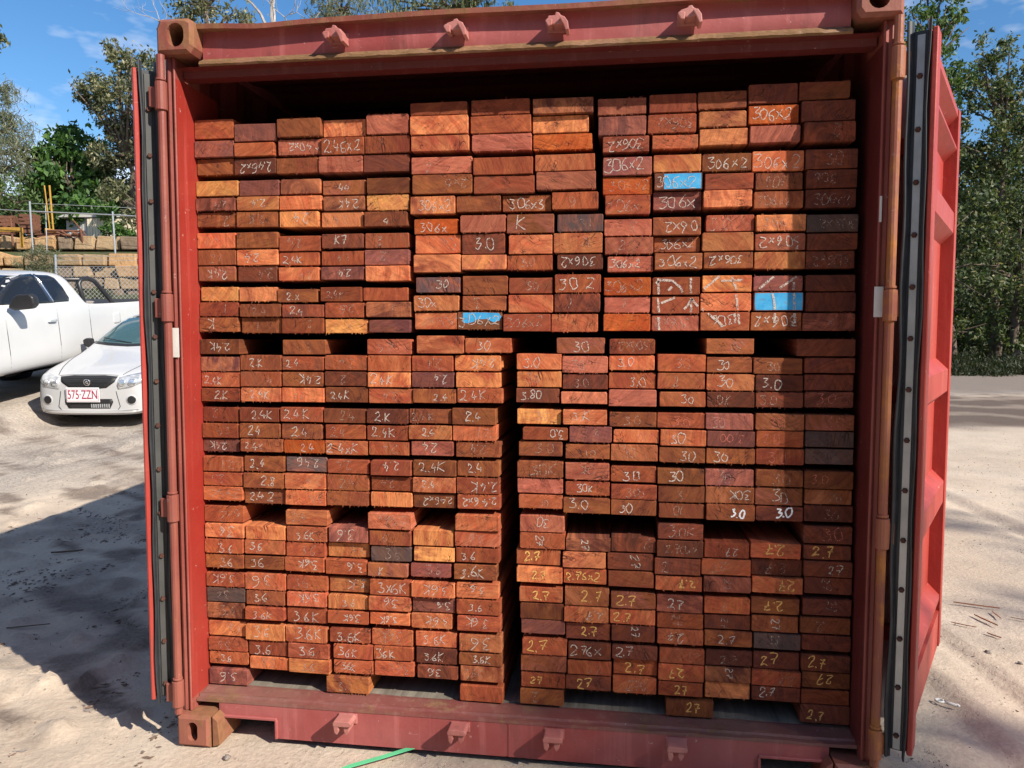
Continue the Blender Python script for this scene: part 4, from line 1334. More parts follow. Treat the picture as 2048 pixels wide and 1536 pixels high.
def board_geometry(w, h, length, rnd, fray):
    """A sawn board: slightly out of square, rough-edged end face, whiskers of torn fibre on some edges."""
    per = []
    c = 0.0022
    jit = lambda: rnd.uniform(-0.0009, 0.0009)
    def edge(a, b, n):
        for k in range(n):
            t = k / n
            per.append((a[0] + (b[0] - a[0]) * t, a[1] + (b[1] - a[1]) * t))
    q = [rnd.uniform(0.4, 2.0) * c for _ in range(4)]
    edge((q[0], 0), (w - q[1], 0), 3); edge((w - q[1], 0), (w, q[1]), 1)
    edge((w, q[1]), (w, h - q[2]), 2); edge((w, h - q[2]), (w - q[2], h), 1)
    edge((w - q[2], h), (q[3], h), 3); edge((q[3], h), (0, h - q[3]), 1)
    edge((0, h - q[3]), (0, q[0]), 2); edge((0, q[0]), (q[0], 0), 1)
    per = [(min(max(a + jit(), 0), w), min(max(b + jit(), 0), h)) for a, b in per]
    n = len(per)
    tw = rnd.uniform(-0.0025, 0.0025)
    vs = []
    for a, b in per:
        k = 0.9
        fa = w / 2 + (a - w / 2) * (1 - 0.0032 / w); fb = h / 2 + (b - h / 2) * (1 - 0.0032 / h)
        vs.append((fa, tw * (a / w - 0.5), fb))
    for a, b in per:
        vs.append((a, 0.0022 + tw * (a / w - 0.5), b))
    for a, b in per:
        vs.append((a, length, b))
    fs = [tuple(range(n)), tuple(2 * n + k for k in range(n))[::-1]]
    for r in range(2):
        fs += [(r * n + k, (r + 1) * n + k, (r + 1) * n + (k + 1) % n, r * n + (k + 1) % n) for k in range(n)]
    if fray:
        for _ in range(rnd.randint(10, 26)):
            top = rnd.random() < 0.45
            x = rnd.uniform(0.004, w - 0.004)
            z = h if top else 0
            ln = rnd.uniform(0.0015, 0.006) * (1 if rnd.random() < .85 else 1.8)
            dz = ln if top else -ln
            dxx = rnd.uniform(-0.5, 0.5) * ln
            o = len(vs)
            wd = rnd.uniform(0.0006, 0.002)
            zi = z - 0.0015 if top else z + 0.0015
            vs += [(x - wd, 0.0008, zi), (x + wd, 0.0008, zi), (x + dxx, -0.0012, z + dz * .9), (x, 0.005, zi)]
            fs += [(o, o + 1, o + 2), (o + 1, o + 3, o + 2), (o + 3, o, o + 2)]
    return vs, fs

def board_attrs(me, vs, tone, rnd):
    """Colours and the UV origin (the tree's pith, off to one side of the board)."""
    t1, t2 = TONES[tone]
    warm = lambda c: (c[0], c[1] * 0.96, c[2] * 0.84)
    t1, t2 = warm(t1), warm(t2)
    v = rnd.uniform(0.64, 1.22)
    hs = rnd.uniform(-0.06, 0.06)
    t1 = (t1[0] * v, t1[1] * v * (1 + hs), t1[2] * v * (1 - hs)); t2 = (t2[0] * v, t2[1] * v, t2[2] * v)
    if rnd.random() < 0.35:
        o = TONES[rnd.choice('orkcd')][0]
        t2 = tuple(0.5 * a + 0.5 * b for a, b in zip(t2, o))
    a = rnd.uniform(0, 2 * math.pi); rr = rnd.uniform(0.05, 0.32)
    if tone == 's': rr = rnd.uniform(0.03, 0.06)
    rot = rnd.uniform(0, 2 * math.pi)
    off = (rr * math.cos(a) + rnd.randint(-2, 2) * 0.0, rr * math.sin(a))
    uvs = []
    for x, y, z in vs:
        u, w_ = x * math.cos(rot) - z * math.sin(rot), x * math.sin(rot) + z * math.cos(rot)
        uvs.append((u + off[0] + y * 0.06, w_ + off[1] + y * 0.02))
    return t1, t2, uvs

def make_mesh(name, vs, fs, c1, c2, uvs):
    me = bpy.data.meshes.new(name)
    me.from_pydata(vs, [], fs)
    for nm, c in (('tone', c1), ('tone2', c2)):
        at = me.attributes.new(nm, 'FLOAT_COLOR', 'POINT')
        at.data.foreach_set('color', np.asarray(c, np.float32).ravel())
    uv = me.uv_layers.new(name='UVMap')
    li = np.empty(len(me.loops), np.int32); me.loops.foreach_get('vertex_index', li)
    uv.data.foreach_set('uv', np.asarray(uvs, np.float32)[li].ravel())
    me.materials.append(M['wood'])
    bm = bmesh.new(); bm.from_mesh(me)
    bmesh.ops.recalc_face_normals(bm, faces=bm.faces)
    bm.to_mesh(me); bm.free()
    return me

ORD = ['first', 'second', 'third', 'fourth', 'fifth', 'sixth', 'seventh', 'eighth', 'ninth', 'tenth']
def pack_words(k):
    if k[0] == 'L': return ORD[int(k[1:]) - 1] + ' left pack down'
    if k[0] == 'M': return ORD[int(k[1]) - 1] + ' middle pack down'
    return ORD[int(k[1:]) - 1] + ' right pack down'
def chalk_words(tx):
    t = tx.strip('~^yRB-=')
    if not t: return ''
    col = 'yellow ' if 'y' in tx else 'red ' if 'R' in tx else 'bold ' if 'B' in tx else 'faint ' if tx.endswith('-') else ''
    return col + t.replace(' ', '')

boards = []
pack = None
for line in BOARD_TABLE.strip().splitlines():
    if line[0] == '#':
        pack = line[1:]; continue
    q = line.split(' ', 7)
    tone = q[6]
    boards.append(dict(pack=pack, row=int(q[0]), col=int(q[1]), x0=int(q[2]) / 1e4, x1=int(q[3]) / 1e4, z0=int(q[4]) / 1e4, z1=int(q[5]) / 1e4,
                       tone=tone, text=q[7] if len(q) > 7 else ''))
bear = [b for b in boards if b['pack'][0] == 'B']
wide = [b for b in boards if b['pack'] in ('M1', 'M2')]
plainb = [b for b in boards if b not in bear and b not in wide]
def shown(b):
    d = (Vector(((b['x0'] + b['x1']) / 2, 0.147, (b['z0'] + b['z1']) / 2)) - CAM).length
    return (b['x1'] - b['x0']) * (b['z1'] - b['z0']) / d ** 2 + (1 if b['tone'] in 'uUV' or '=' in b['text'] or 'B' in b['text'] else 0)
plainb.sort(key=shown, reverse=True)
single = plainb[:300]
rest = plainb[300:]
LENGTH = {'L': 2.4, 'M': 3.0, 'R': 3.0, 'S': 3.0, 'B': 2.4}
rest_v, rest_f, rest_c1, rest_c2, rest_uv = [], [], [], [], []
rest_chalk = {}
for b in boards:
    rnd = random.Random(repr((b['pack'], b['row'], b['col'])))
    for k_, d_ in (('x0', .0008), ('x1', -.0008), ('z0', .0007), ('z1', -.0007)):
        b[k_] += d_ * rnd.uniform(.4, 1.8)
    w, h = b['x1'] - b['x0'], b['z1'] - b['z0']
    yf = 0.148 + rnd.gauss(0, 0.0035)
    if rnd.random() < 0.10: yf += rnd.uniform(0.004, 0.014)
    if b['pack'] == 'M1' and b['row'] > 0 and b['col'] == 2: yf = 0.161
    if b['pack'] in ('L8', 'L9', 'L10') and b['col'] == 6: yf = 0.146 + 0.004 * rnd.random()
    yf = min(max(yf, 0.1405), 0.168)
    ln = LENGTH[b['pack'][0]] - rnd.uniform(0, 0.06)
    if b['pack'] in ('L8', 'L9', 'L10'): ln = 3.6 - rnd.uniform(0, .06)
    vs, fs = board_geometry(w, h, ln, rnd, rnd.random() < 0.42)
    t1, t2, uvs = board_attrs(None, vs, b['tone'], rnd)
    n = len(vs)
    chalks = []
    if b['text'] and b['text'] != '=':
        m, key = write_chalk(b['text'], w, h, rnd)
        if b['tone'] in 'uU': key = 'chalk'
        if m.v: chalks.append((m, key))
    if '=' in b['text'] or (b['pack'] == 'R4' and b['row'] == 2 and b['col'] in (1, 2, 3)):
        m = big_marks(b['x0'], b['x1'], b['z0'], b['z1'], rnd)
        if m.v: chalks.append((m, 'chalk'))
    if b in rest:
        o = len(rest_v)
        rest_v += [(x + b['x0'], y + yf, z + b['z0']) for x, y, z in vs]
        rest_f += [tuple(i + o for i in f) for f in fs]
        rest_c1 += [t1 + (1.0,)] * n; rest_c2 += [t2 + (1.0,)] * n; rest_uv += uvs
        for m, key in chalks:
            rest_chalk.setdefault(key, MB()).add([(x + b['x0'], y + yf, z + b['z0']) for x, y, z in m.v], m.f)
        continue
    name = 'timber_bearer' if b in bear else 'wide_board' if b in wide else 'timber_board'
    me = make_mesh(name, vs, fs, [t1 + (1.0,)] * n, [t2 + (1.0,)] * n, uvs)
    ob = bpy.data.objects.new(name, me)
    COL.objects.link(ob)
    ob.location = (b['x0'], yf, b['z0'])
    # label: colour and writing first, then the pack it lies in
    tw, cw = TONE_WORDS[b['tone']], chalk_words(b['text'])
    marks = ' with thick chalk strokes' if '=' in b['text'] else (' chalked ' + cw) if cw else ', unmarked'
    if b in bear:
        row = [x for x in bear if x['pack'] == b['pack']]
        side = [x for x in row if (x['x0'] < -0.02) == (b['x0'] < -0.02)]
        k = sorted(side, key=lambda x: x['x0']).index(b)
        lv = {'BA': 'upper', 'BB': 'middle', 'BC': 'bottom'}[b['pack']]
        lab = '%s bearer%s, %s in %s spacer row, %s half' % (tw, marks, ORD[k], lv, 'left' if b['x0'] < -0.02 else 'right')
        tag(ob, lab, 'bearer', 'bearers spacing the timber packs')
    else:
        rows = 'bottom' if b['pack'] == 'M2b' else ('top', 'middle', 'bottom')[b['row']]
        if b['pack'] == 'M2': rows = ('top', 'middle')[b['row']]
        lab = '%s board%s, %s in %s row, %s' % (tw, marks, ORD[b['col']], rows, pack_words(b['pack']))
        tag(ob, lab, 'board', 'extra wide boards' if b in wide else 'hardwood boards stacked in the container')
    if b['tone'] in 'uUV':
        m = MB()
        if b['tone'] == 'u':       # a swipe of paint over the upper part only
            out = [(0.004, .62), (.01, .95), (.5, .97), (.93, .93), (.985, .72), (.93, .50), (.80, .42), (.66, .60), (.45, .58), (.36, .44), (.22, .36), (.08, .42)]
            pts = [(a * w, c * h) for a, c in out]
        else:
            pts = [(.004 + rnd.uniform(0, .002), .003), (w * .5, .0035), (w - .004, .003), (w - .003, h * .5), (w - .004, h - .003), (w * .6, h - .0025), (.004, h - .0035), (.003, h * .4)]
        m.prism(pts, -0.0007, 0.0004, 'y')
        m.build('blue_paint', M['blue'], ob)
    for m, key in chalks:
        if b['tone'] in 'uUV': m.v = [(x, y - 0.0006, z) for x, y, z in m.v]
        m.build('chalk_mark', M[key], ob)
if rest:
    me = make_mesh('stacked_boards', rest_v, rest_f, rest_c1, rest_c2, rest_uv)
    so = bpy.data.objects.new('stacked_boards', me)
    COL.objects.link(so)
    tag(so, 'remaining smaller hardwood board ends within the packs', None, None, 'stuff')
    for key, m in rest_chalk.items():
        tag(m.build('chalk_mark', M[key], so), None, None, None, 'stuff')

# ------------------------------------------------------------------ vehicles
def car_paint():
    t = NT('white car paint')
    co = t.coord()
    n = t.noise(co, 1.5, 4)
    c = t.mix(t.ramp(n, 0.3, 0.7), (0.47, 0.475, 0.48), (0.52, 0.52, 0.52))
    dirt = t.ramp(t.noise(t.mapping(co, (2, 2, 6)), 1.2, 6, 0.65), 0.52, 0.8, 0, 0.35)
    sx = t.n('ShaderNodeSeparateXYZ'); t.l(co, sx.inputs[0])
    c = t.mix(t.math('MULTIPLY', dirt, t.ramp(sx.outputs[2], 0.35, 0.95, 1, 0)), c, (0.50, 0.44, 0.37))
    t.b.inputs['Coat Weight'].default_value = 0.7
    t.b.inputs['Coat Roughness'].default_value = 0.04
    return t.finish(c, 0.38, 0, 0.5)
M['white'] = car_paint()
M['glass_dark'] = plain('tinted car glass', (0.012, 0.014, 0.017), 0.04, 0, 0.6, 0.05, 3)
M['glass_teal'] = plain('windscreen glass', (0.05, 0.10, 0.10), 0.03, 0, 0.8, 0.15, 2, 0.6)
M['black_plastic'] = plain('black plastic', (0.018, 0.018, 0.02), 0.4, 0, 0.5, 0.2, 30)
M['dark_grille'] = plain('dark grille mesh', (0.022, 0.022, 0.024), 0.55, 0, 0.4, 0.4, 90)
M['chrome'] = plain('bright chrome', (0.72, 0.72, 0.73), 0.12, 1.0, 0.5, 0.05, 20)
M['lamp'] = plain('headlamp lens', (0.50, 0.52, 0.54), 0.10, 0.35, 0.7, 0.35, 16, 0.8)
M['lamp_reflector'] = plain('headlamp reflector', (0.75, 0.76, 0.78), 0.12, 0.8, 0.5, 0.1, 20)
M['tyre'] = plain('tyre rubber', (0.022, 0.022, 0.022), 0.85, 0, 0.3, 0.3, 20)
M['rim'] = plain('alloy rim', (0.34, 0.35, 0.36), 0.35, 0.7, 0.5, 0.1, 20)
M['plate'] = plain('number plate white', (0.78, 0.77, 0.78), 0.4, 0, 0.5, 0.04, 20)
M['maroon'] = plain('maroon lettering', (0.36, 0.015, 0.07), 0.5, 0, 0.4, 0.05, 20)

def car_body(name, st, mat, parent):
    vs, fs = [], []
    def section(y, wl, wb, zb, ze, zt, wt):
        half = [(0, zb), (wl * 0.86, zb), (wl * 0.985, zb + 0.05), (wl, zb + 0.32 * (ze - zb)), (wl * 0.985, zb + 0.66 * (ze - zb)), (wb, ze - 0.035), (wb * 0.975, ze + 0.005),
                (wt + (wb - wt) * 0.12, zt - 0.085 * min(1, (zt - ze) / 0.3) - 0.01), (wt * 0.88, zt - 0.018), (wt * 0.45, zt), (0, zt + 0.006)]
        full = half + [(-x, z) for x, z in half[-2:0:-1]]
        return [(x, y, z) for x, z in full]
    for s in st:
        vs += section(*s)
    k = 20
    for i in range(len(st) - 1):
        for j in range(k):
            fs.append((i * k + j, i * k + (j + 1) % k, (i + 1) * k + (j + 1) % k, (i + 1) * k + j))
    h = k // 2
    for base in (0, (len(st) - 1) * k):        # end caps as quads across
        for j in range(h):
            a, b, c, d = j, j + 1, (k - j - 1) % k, (k - j) % k
            q = []
            for i in (a, b, c, d):
                if base + i not in q: q.append(base + i)
            if len(q) > 2: fs.append(tuple(q))
    m = MB().add(vs, fs)
    o = m.build(name, mat, None, smooth=True)
    md = o.modifiers.new('s', 'SUBSURF'); md.levels = 2; md.render_levels = 2
    dg = bpy.context.evaluated_depsgraph_get()
    me = bpy.data.meshes.new_from_object(o.evaluated_get(dg))
    o.modifiers.clear()
    o.data = me
    me.polygons.foreach_set('use_smooth', [True] * len(me.polygons))
    bvh = BVHTree.FromPolygons([v.co.copy() for v in me.vertices], [tuple(p.vertices) for p in me.polygons])
    o.parent = parent
    return o, bvh

def patch(bvh, outline, view, off, mat, name, parent, rings=5, res=44, smooth=True):
    """A thin shell fitted onto the body: outline drawn as seen from 'front' (x,z) or 'side' (y,z), laid on the surface with a raised rim."""
    P = [Vector(p) for p in outline]
    per = []
    tot = sum((P[(i + 1) % len(P)] - P[i]).length for i in range(len(P)))
    for i in range(len(P)):
        a, b = P[i], P[(i + 1) % len(P)]
        n = max(1, int(round(res * (b - a).length / tot)))
        per += [a + (b - a) * k / n for k in range(n)]
    c = sum(per, Vector((0, 0))) / len(per)
    def hit(p):
        o, d = (Vector((p.x, -3, p.y)), Vector((0, 1, 0))) if view == 'front' else (Vector((4, p.x, p.y)), Vector((-1, 0, 0)))
        loc, nor, _, _ = bvh.ray_cast(o, d)
        if loc is None:
            return None
        if nor.dot(d) > 0: nor = -nor
        return loc, nor
    vs = []
    n = len(per)
    last = None
    for r in range(rings + 1):
        f = 1 - r / (rings + 0.6)
        for p in per:
            q = hit(c + (p - c) * f)
            if q is None: q = last
            if q is None: return None
            last = q
            vs.append(q[0] + q[1] * off)
    skirt = len(vs)
    for i in range(n):
        q = hit(per[i]) or last
        vs.append(q[0] - q[1] * 0.012)
    vs.append((hit(c) or last)[0] + (hit(c) or last)[1] * off)
    fs = [(r * n + k, r * n + (k + 1) % n, (r + 1) * n + (k + 1) % n, (r + 1) * n + k) for r in range(rings) for k in range(n)]
    fs += [(rings * n + k, rings * n + (k + 1) % n, len(vs) - 1) for k in range(n)]
    fs += [(k, (k + 1) % n, skirt + (k + 1) % n, skirt + k) for k in range(n)]
    return MB().add(vs, fs).build(name, mat, parent, smooth=smooth)

def wheel(parent, x, y, r, w=0.2):
    m = MB()
    pr = [(-w / 2, r * .62), (-w / 2, r * .9), (-w * .36, r), (w * .36, r), (w / 2, r * .9), (w / 2, r * .62)]
    n = 28
    vs = [(x + a, y + b * math.cos(2 * math.pi * k / n), r + b * math.sin(2 * math.pi * k / n)) for a, b in pr for k in range(n)]
    fs = [(i * n + k, i * n + (k + 1) % n, (i + 1) * n + (k + 1) % n, (i + 1) * n + k) for i in range(5) for k in range(n)]
    ty = m.add(vs, fs).build('wheel', M['tyre'], parent, smooth=True)
    q = MB()
    s = 1 if x > 0 else -1
    xo = x + s * w * 0.40
    q.tube([(xo - s * 0.03, y, r), (xo, y, r)], [r * .2, r * .16], 14)
    for k in range(5):
        a = 2 * math.pi * k / 5
        q.tube([(xo, y + r * .12 * math.cos(a), r + r * .12 * math.sin(a)), (xo - s * .01, y + r * .62 * math.cos(a), r + r * .62 * math.sin(a))], [r * .09, r * .12], 6)
    q.tube([(xo - s * .04, y, r), (xo - s * .035, y, r)], r * .63, 24)
    q.build('rim', M['rim'], ty)

def oval(cx, cz, rx, rz, n=18):
    return [(cx + rx * math.cos(2 * math.pi * k / n), cz + rz * math.sin(2 * math.pi * k / n)) for k in range(n)]

def text_mesh(body, size, mat, name, parent, loc, rot):
    cu = bpy.data.curves.new(name, 'FONT')
    cu.body = body; cu.size = size; cu.align_x = 'CENTER'; cu.align_y = 'CENTER'; cu.extrude = 0.001; cu.space_character = 0.98
    tmp = bpy.data.objects.new(name + '_tmp', cu)
    COL.objects.link(tmp)
    dg = bpy.context.evaluated_depsgraph_get()
    me = bpy.data.meshes.new_from_object(tmp.evaluated_get(dg))
    bpy.data.objects.remove(tmp)
    me.name = name
    me.materials.clear(); me.materials.append(mat)
    o = bpy.data.objects.new(name, me)
    COL.objects.link(o)
    o.parent = parent; o.location = loc; o.rotation_euler = rot
    return o

def make_sedan():
    d0 = 10.0
    p = CAM + AX_R * ((177 - 1024) / 1540 * d0) + AX_D * d0
    root = empty('white_sedan', (p.x, p.y, 0.245), 0, 'white sedan parked nose on beside the ute, plate 575 ZZN', 'car')
    root.rotation_euler = (math.radians(4.5), 0, YAW)
    st = [(0.0, .50, .46, .20, .55, .63, .40), (0.05, .67, .63, .175, .63, .70, .52), (0.17, .745, .72, .17, .69, .745, .57), (0.42, .76, .74, .17, .75, .815, .60),
          (0.80, .755, .74, .19, .81, .885, .60), (1.12, .74, .73, .20, .85, .965, .60), (1.24, .74, .73, .20, .87, 1.03, .60), (1.9, .74, .73, .20, .89, 1.37, .50),
          (2.6, .74, .73, .20, .90, 1.42, .52), (3.3, .74, .73, .20, .91, 1.36, .50), (3.9, .74, .72, .20, .92, 1.02, .56), (4.35, .72, .69, .22, .9, .98, .5), (4.5, .6, .55, .3, .7, .8, .4)]
    body, bv = car_body('body', st, M['white'], root)
    F = lambda out, off, mat, name, par=root, **k: patch(bv, out, 'front', off, M[mat], name, par, **k)
    g = F([(-.37, .685), (-.2, .70), (.2, .70), (.37, .685), (.345, .62), (.24, .545), (0, .525), (-.24, .545), (-.345, .62)], 0.004, 'dark_grille', 'grille')
    m = MB()
    for k in range(6):
        z = .565 + k * .02
        pts = []
        for x in np.linspace(-.30, .30, 15):
            lim = .20 + (z - .55) * 1.1
            if abs(x) > lim: continue
            h = bv.ray_cast(Vector((x, -3, z)), Vector((0, 1, 0)))
            if h[0] is not None: pts.append(h[0] + h[1] * 0.006)
        if len(pts) > 2: m.tube(pts, 0.0032, 5)
    m.build('grille_bar', M['black_plastic'], g)
    h = bv.ray_cast(Vector((-.005, -3, .618)), Vector((0, 1, 0)))
    c = h[0]
    m = MB()
    m.tube([(c.x, c.y + .01, c.z), (c.x, c.y - .014, c.z)], [.047, .044], 24)
    bd = m.build('badge', M['chrome'], root, bevel=0.003)
    m = MB().tube([(c.x, c.y - .0145, c.z), (c.x, c.y - .0155, c.z)], .034, 20)
    fld = m.build('badge_field', M['black_plastic'], bd)
    # small embossed beast with a round stone
    m = MB()
    y = c.y - .0165
    m.tube([(c.x - .018, y, c.z - .012), (c.x - .012, y, c.z + .010), (c.x + .004, y, c.z + .016), (c.x + .016, y, c.z + .004)], [.005, .007, .007, .004], 6)
    m.tube([(c.x - .006, y, c.z + .006), (c.x + .004, y, c.z - .012)], [.006, .004], 6)
    m.tube([(c.x + .014, y, c.z - .012), (c.x + .0145, y - .003, c.z - .012)], .009, 10)
    m.build('badge_emblem', M['chrome'], bd)
    for s in (-1, 1):
        out = [(s * a, b) for a, b in ((.395, .675), (.50, .70), (.66, .73), (.71, .70), (.705, .62), (.54, .545), (.385, .525), (.372, .575))]
        hl = F(out, 0.004, 'lamp', 'headlight')
        for cx, r in ((.44, .042), (.555, .046)):
            F(oval(s * cx, .605, r, r), 0.010, 'lamp_reflector', 'lamp_bowl', hl, rings=3, res=18)
        hs = F(oval(s * .545, .385, .068, .068), 0.003, 'white', 'fog_light_surround')
        F(oval(s * .545, .385, .052, .052), 0.007, 'black_plastic', 'fog_light', hs)
        # fog recess highlight ring and wheel arches
        for yy in (.86, 3.55):
            pass
    for yy in (.82, 3.5):
        patch(bv, oval(yy, .30, .325, .335), 'side', 0.003, M['black_plastic'], 'wheel_arch', root)
        for s in (-1, 1):
            wheel(root, s * .655, yy, .30, .19)
    F([(-.315, .36), (-.30, .40), (.30, .40), (.315, .36), (.27, .275), (-.27, .275)], 0.003, 'dark_grille', 'lower_intake')
    m = MB()
    for k in range(9):
        x = .03 + k * .028
        hh = bv.ray_cast(Vector((x, -3, .31)), Vector((0, 1, 0)))[0]
        m.box(x, x + .012, hh.y - .012, hh.y - .002, .285, .335)
    m.build('intake_rib', M['lamp'], root)
    F([(-.66, .262), (-.3, .256), (0, .254), (.3, .256), (.66, .262), (.64, .222), (.3, .212), (0, .21), (-.3, .212), (-.64, .222)], 0.010, 'white', 'bumper_lip')
    # number plate
    hh = bv.ray_cast(Vector((-.06, -3, .455)), Vector((0, 1, 0)))[0]
    py = hh.y - 0.028
    m = MB().box(-.275, .155, py, py + .012, .36, .553)
    pl = m.build('number_plate', M['plate'], root, bevel=0.006, segs=2)
    text_mesh('575\u00b7ZZN', 0.165, M['maroon'], 'plate_lettering', pl, (-.06, py - .002, .456), (math.pi / 2, 0, 0)).scale = (0.63, 1, 1)
    m = MB()
    for (x0, x1, z0, z1) in ((-.262, .142, .534, .537), (-.262, .142, .376, .379), (-.265, -.262, .376, .537), (.142, .145, .376, .537)):
        m.box(x0, x1, py - .002, py - .0005, z0, z1)
    m.build('plate_border', M['maroon'], pl)
    # windscreen, side glass, mirrors
    ws = F([(-.60, 1.02), (-.3, 1.005), (0, 1.0), (.3, 1.005), (.60, 1.02), (.55, 1.15), (.47, 1.335), (.2, 1.365), (-.2, 1.365), (-.47, 1.335), (-.55, 1.15)], 0.004, 'glass_teal', 'windscreen', rings=7, res=60)
    F([(-.60, 1.012), (-.3, .985), (0, .975), (.3, .985), (.60, 1.012), (.58, 1.03), (.3, 1.008), (0, 1.0), (-.3, 1.008), (-.58, 1.03)], 0.007, 'black_plastic', 'cowl', res=60)
    hw = bv.ray_cast(Vector((0.05, -3, 1.02)), Vector((0, 1, 0)))[0]
    MB().tube([(.02, hw.y - .02, 1.02), (-.25, hw.y + .03, 1.06), (-.42, hw.y + .07, 1.085)], 0.008, 5).build('wiper', M['black_plastic'], root)
    patch(bv, [(1.75, .93), (2.1, 1.25), (2.5, 1.31), (2.55, .94)], 'side', .004, M['glass_dark'], 'side_window', root)
    patch(bv, [(2.6, .94), (2.56, 1.31), (3.05, 1.27), (3.3, 1.05), (3.2, .95)], 'side', .004, M['glass_dark'], 'side_window', root)
    for s in (-1, 1):
        m = MB()
        m.prism([(s * .73, .93), (s * .80, .92), (s * .86, .95), (s * .87, 1.03), (s * .82, 1.06), (s * .75, 1.05)], 1.52, 1.62, 'y')
        m.build('wing_mirror', M['black_plastic'], root, bevel=0.015, segs=2)
    def seam(pts, view='top'):
        q = []
        for a, b in zip(pts, pts[1:]):
            for k in range(12):
                x, y = a[0] + (b[0] - a[0]) * k / 12, a[1] + (b[1] - a[1]) * k / 12
                o, d = (Vector((x, y, 3)), Vector((0, 0, -1))) if view == 'top' else (Vector((x, -3, y)), Vector((0, 1, 0)))
                h = bv.ray_cast(o, d)[0]
                if h is not None: q.append(h - d * .001)
        if len(q) > 2: MB().tube(q, .0042, 5).build('panel_gap', M['dark_grille'], root)
    for s in (-1, 1):
        seam([(s * .42, .10), (s * .50, .35), (s * .59, .75), (s * .615, 1.10)])
        seam([(s * .36, .50), (s * .37, .44), (s * .40, .30), (s * .36, .245)], 'front')
    seam([(-.40, .085), (0, .075), (.40, .085)])
make_sedan()

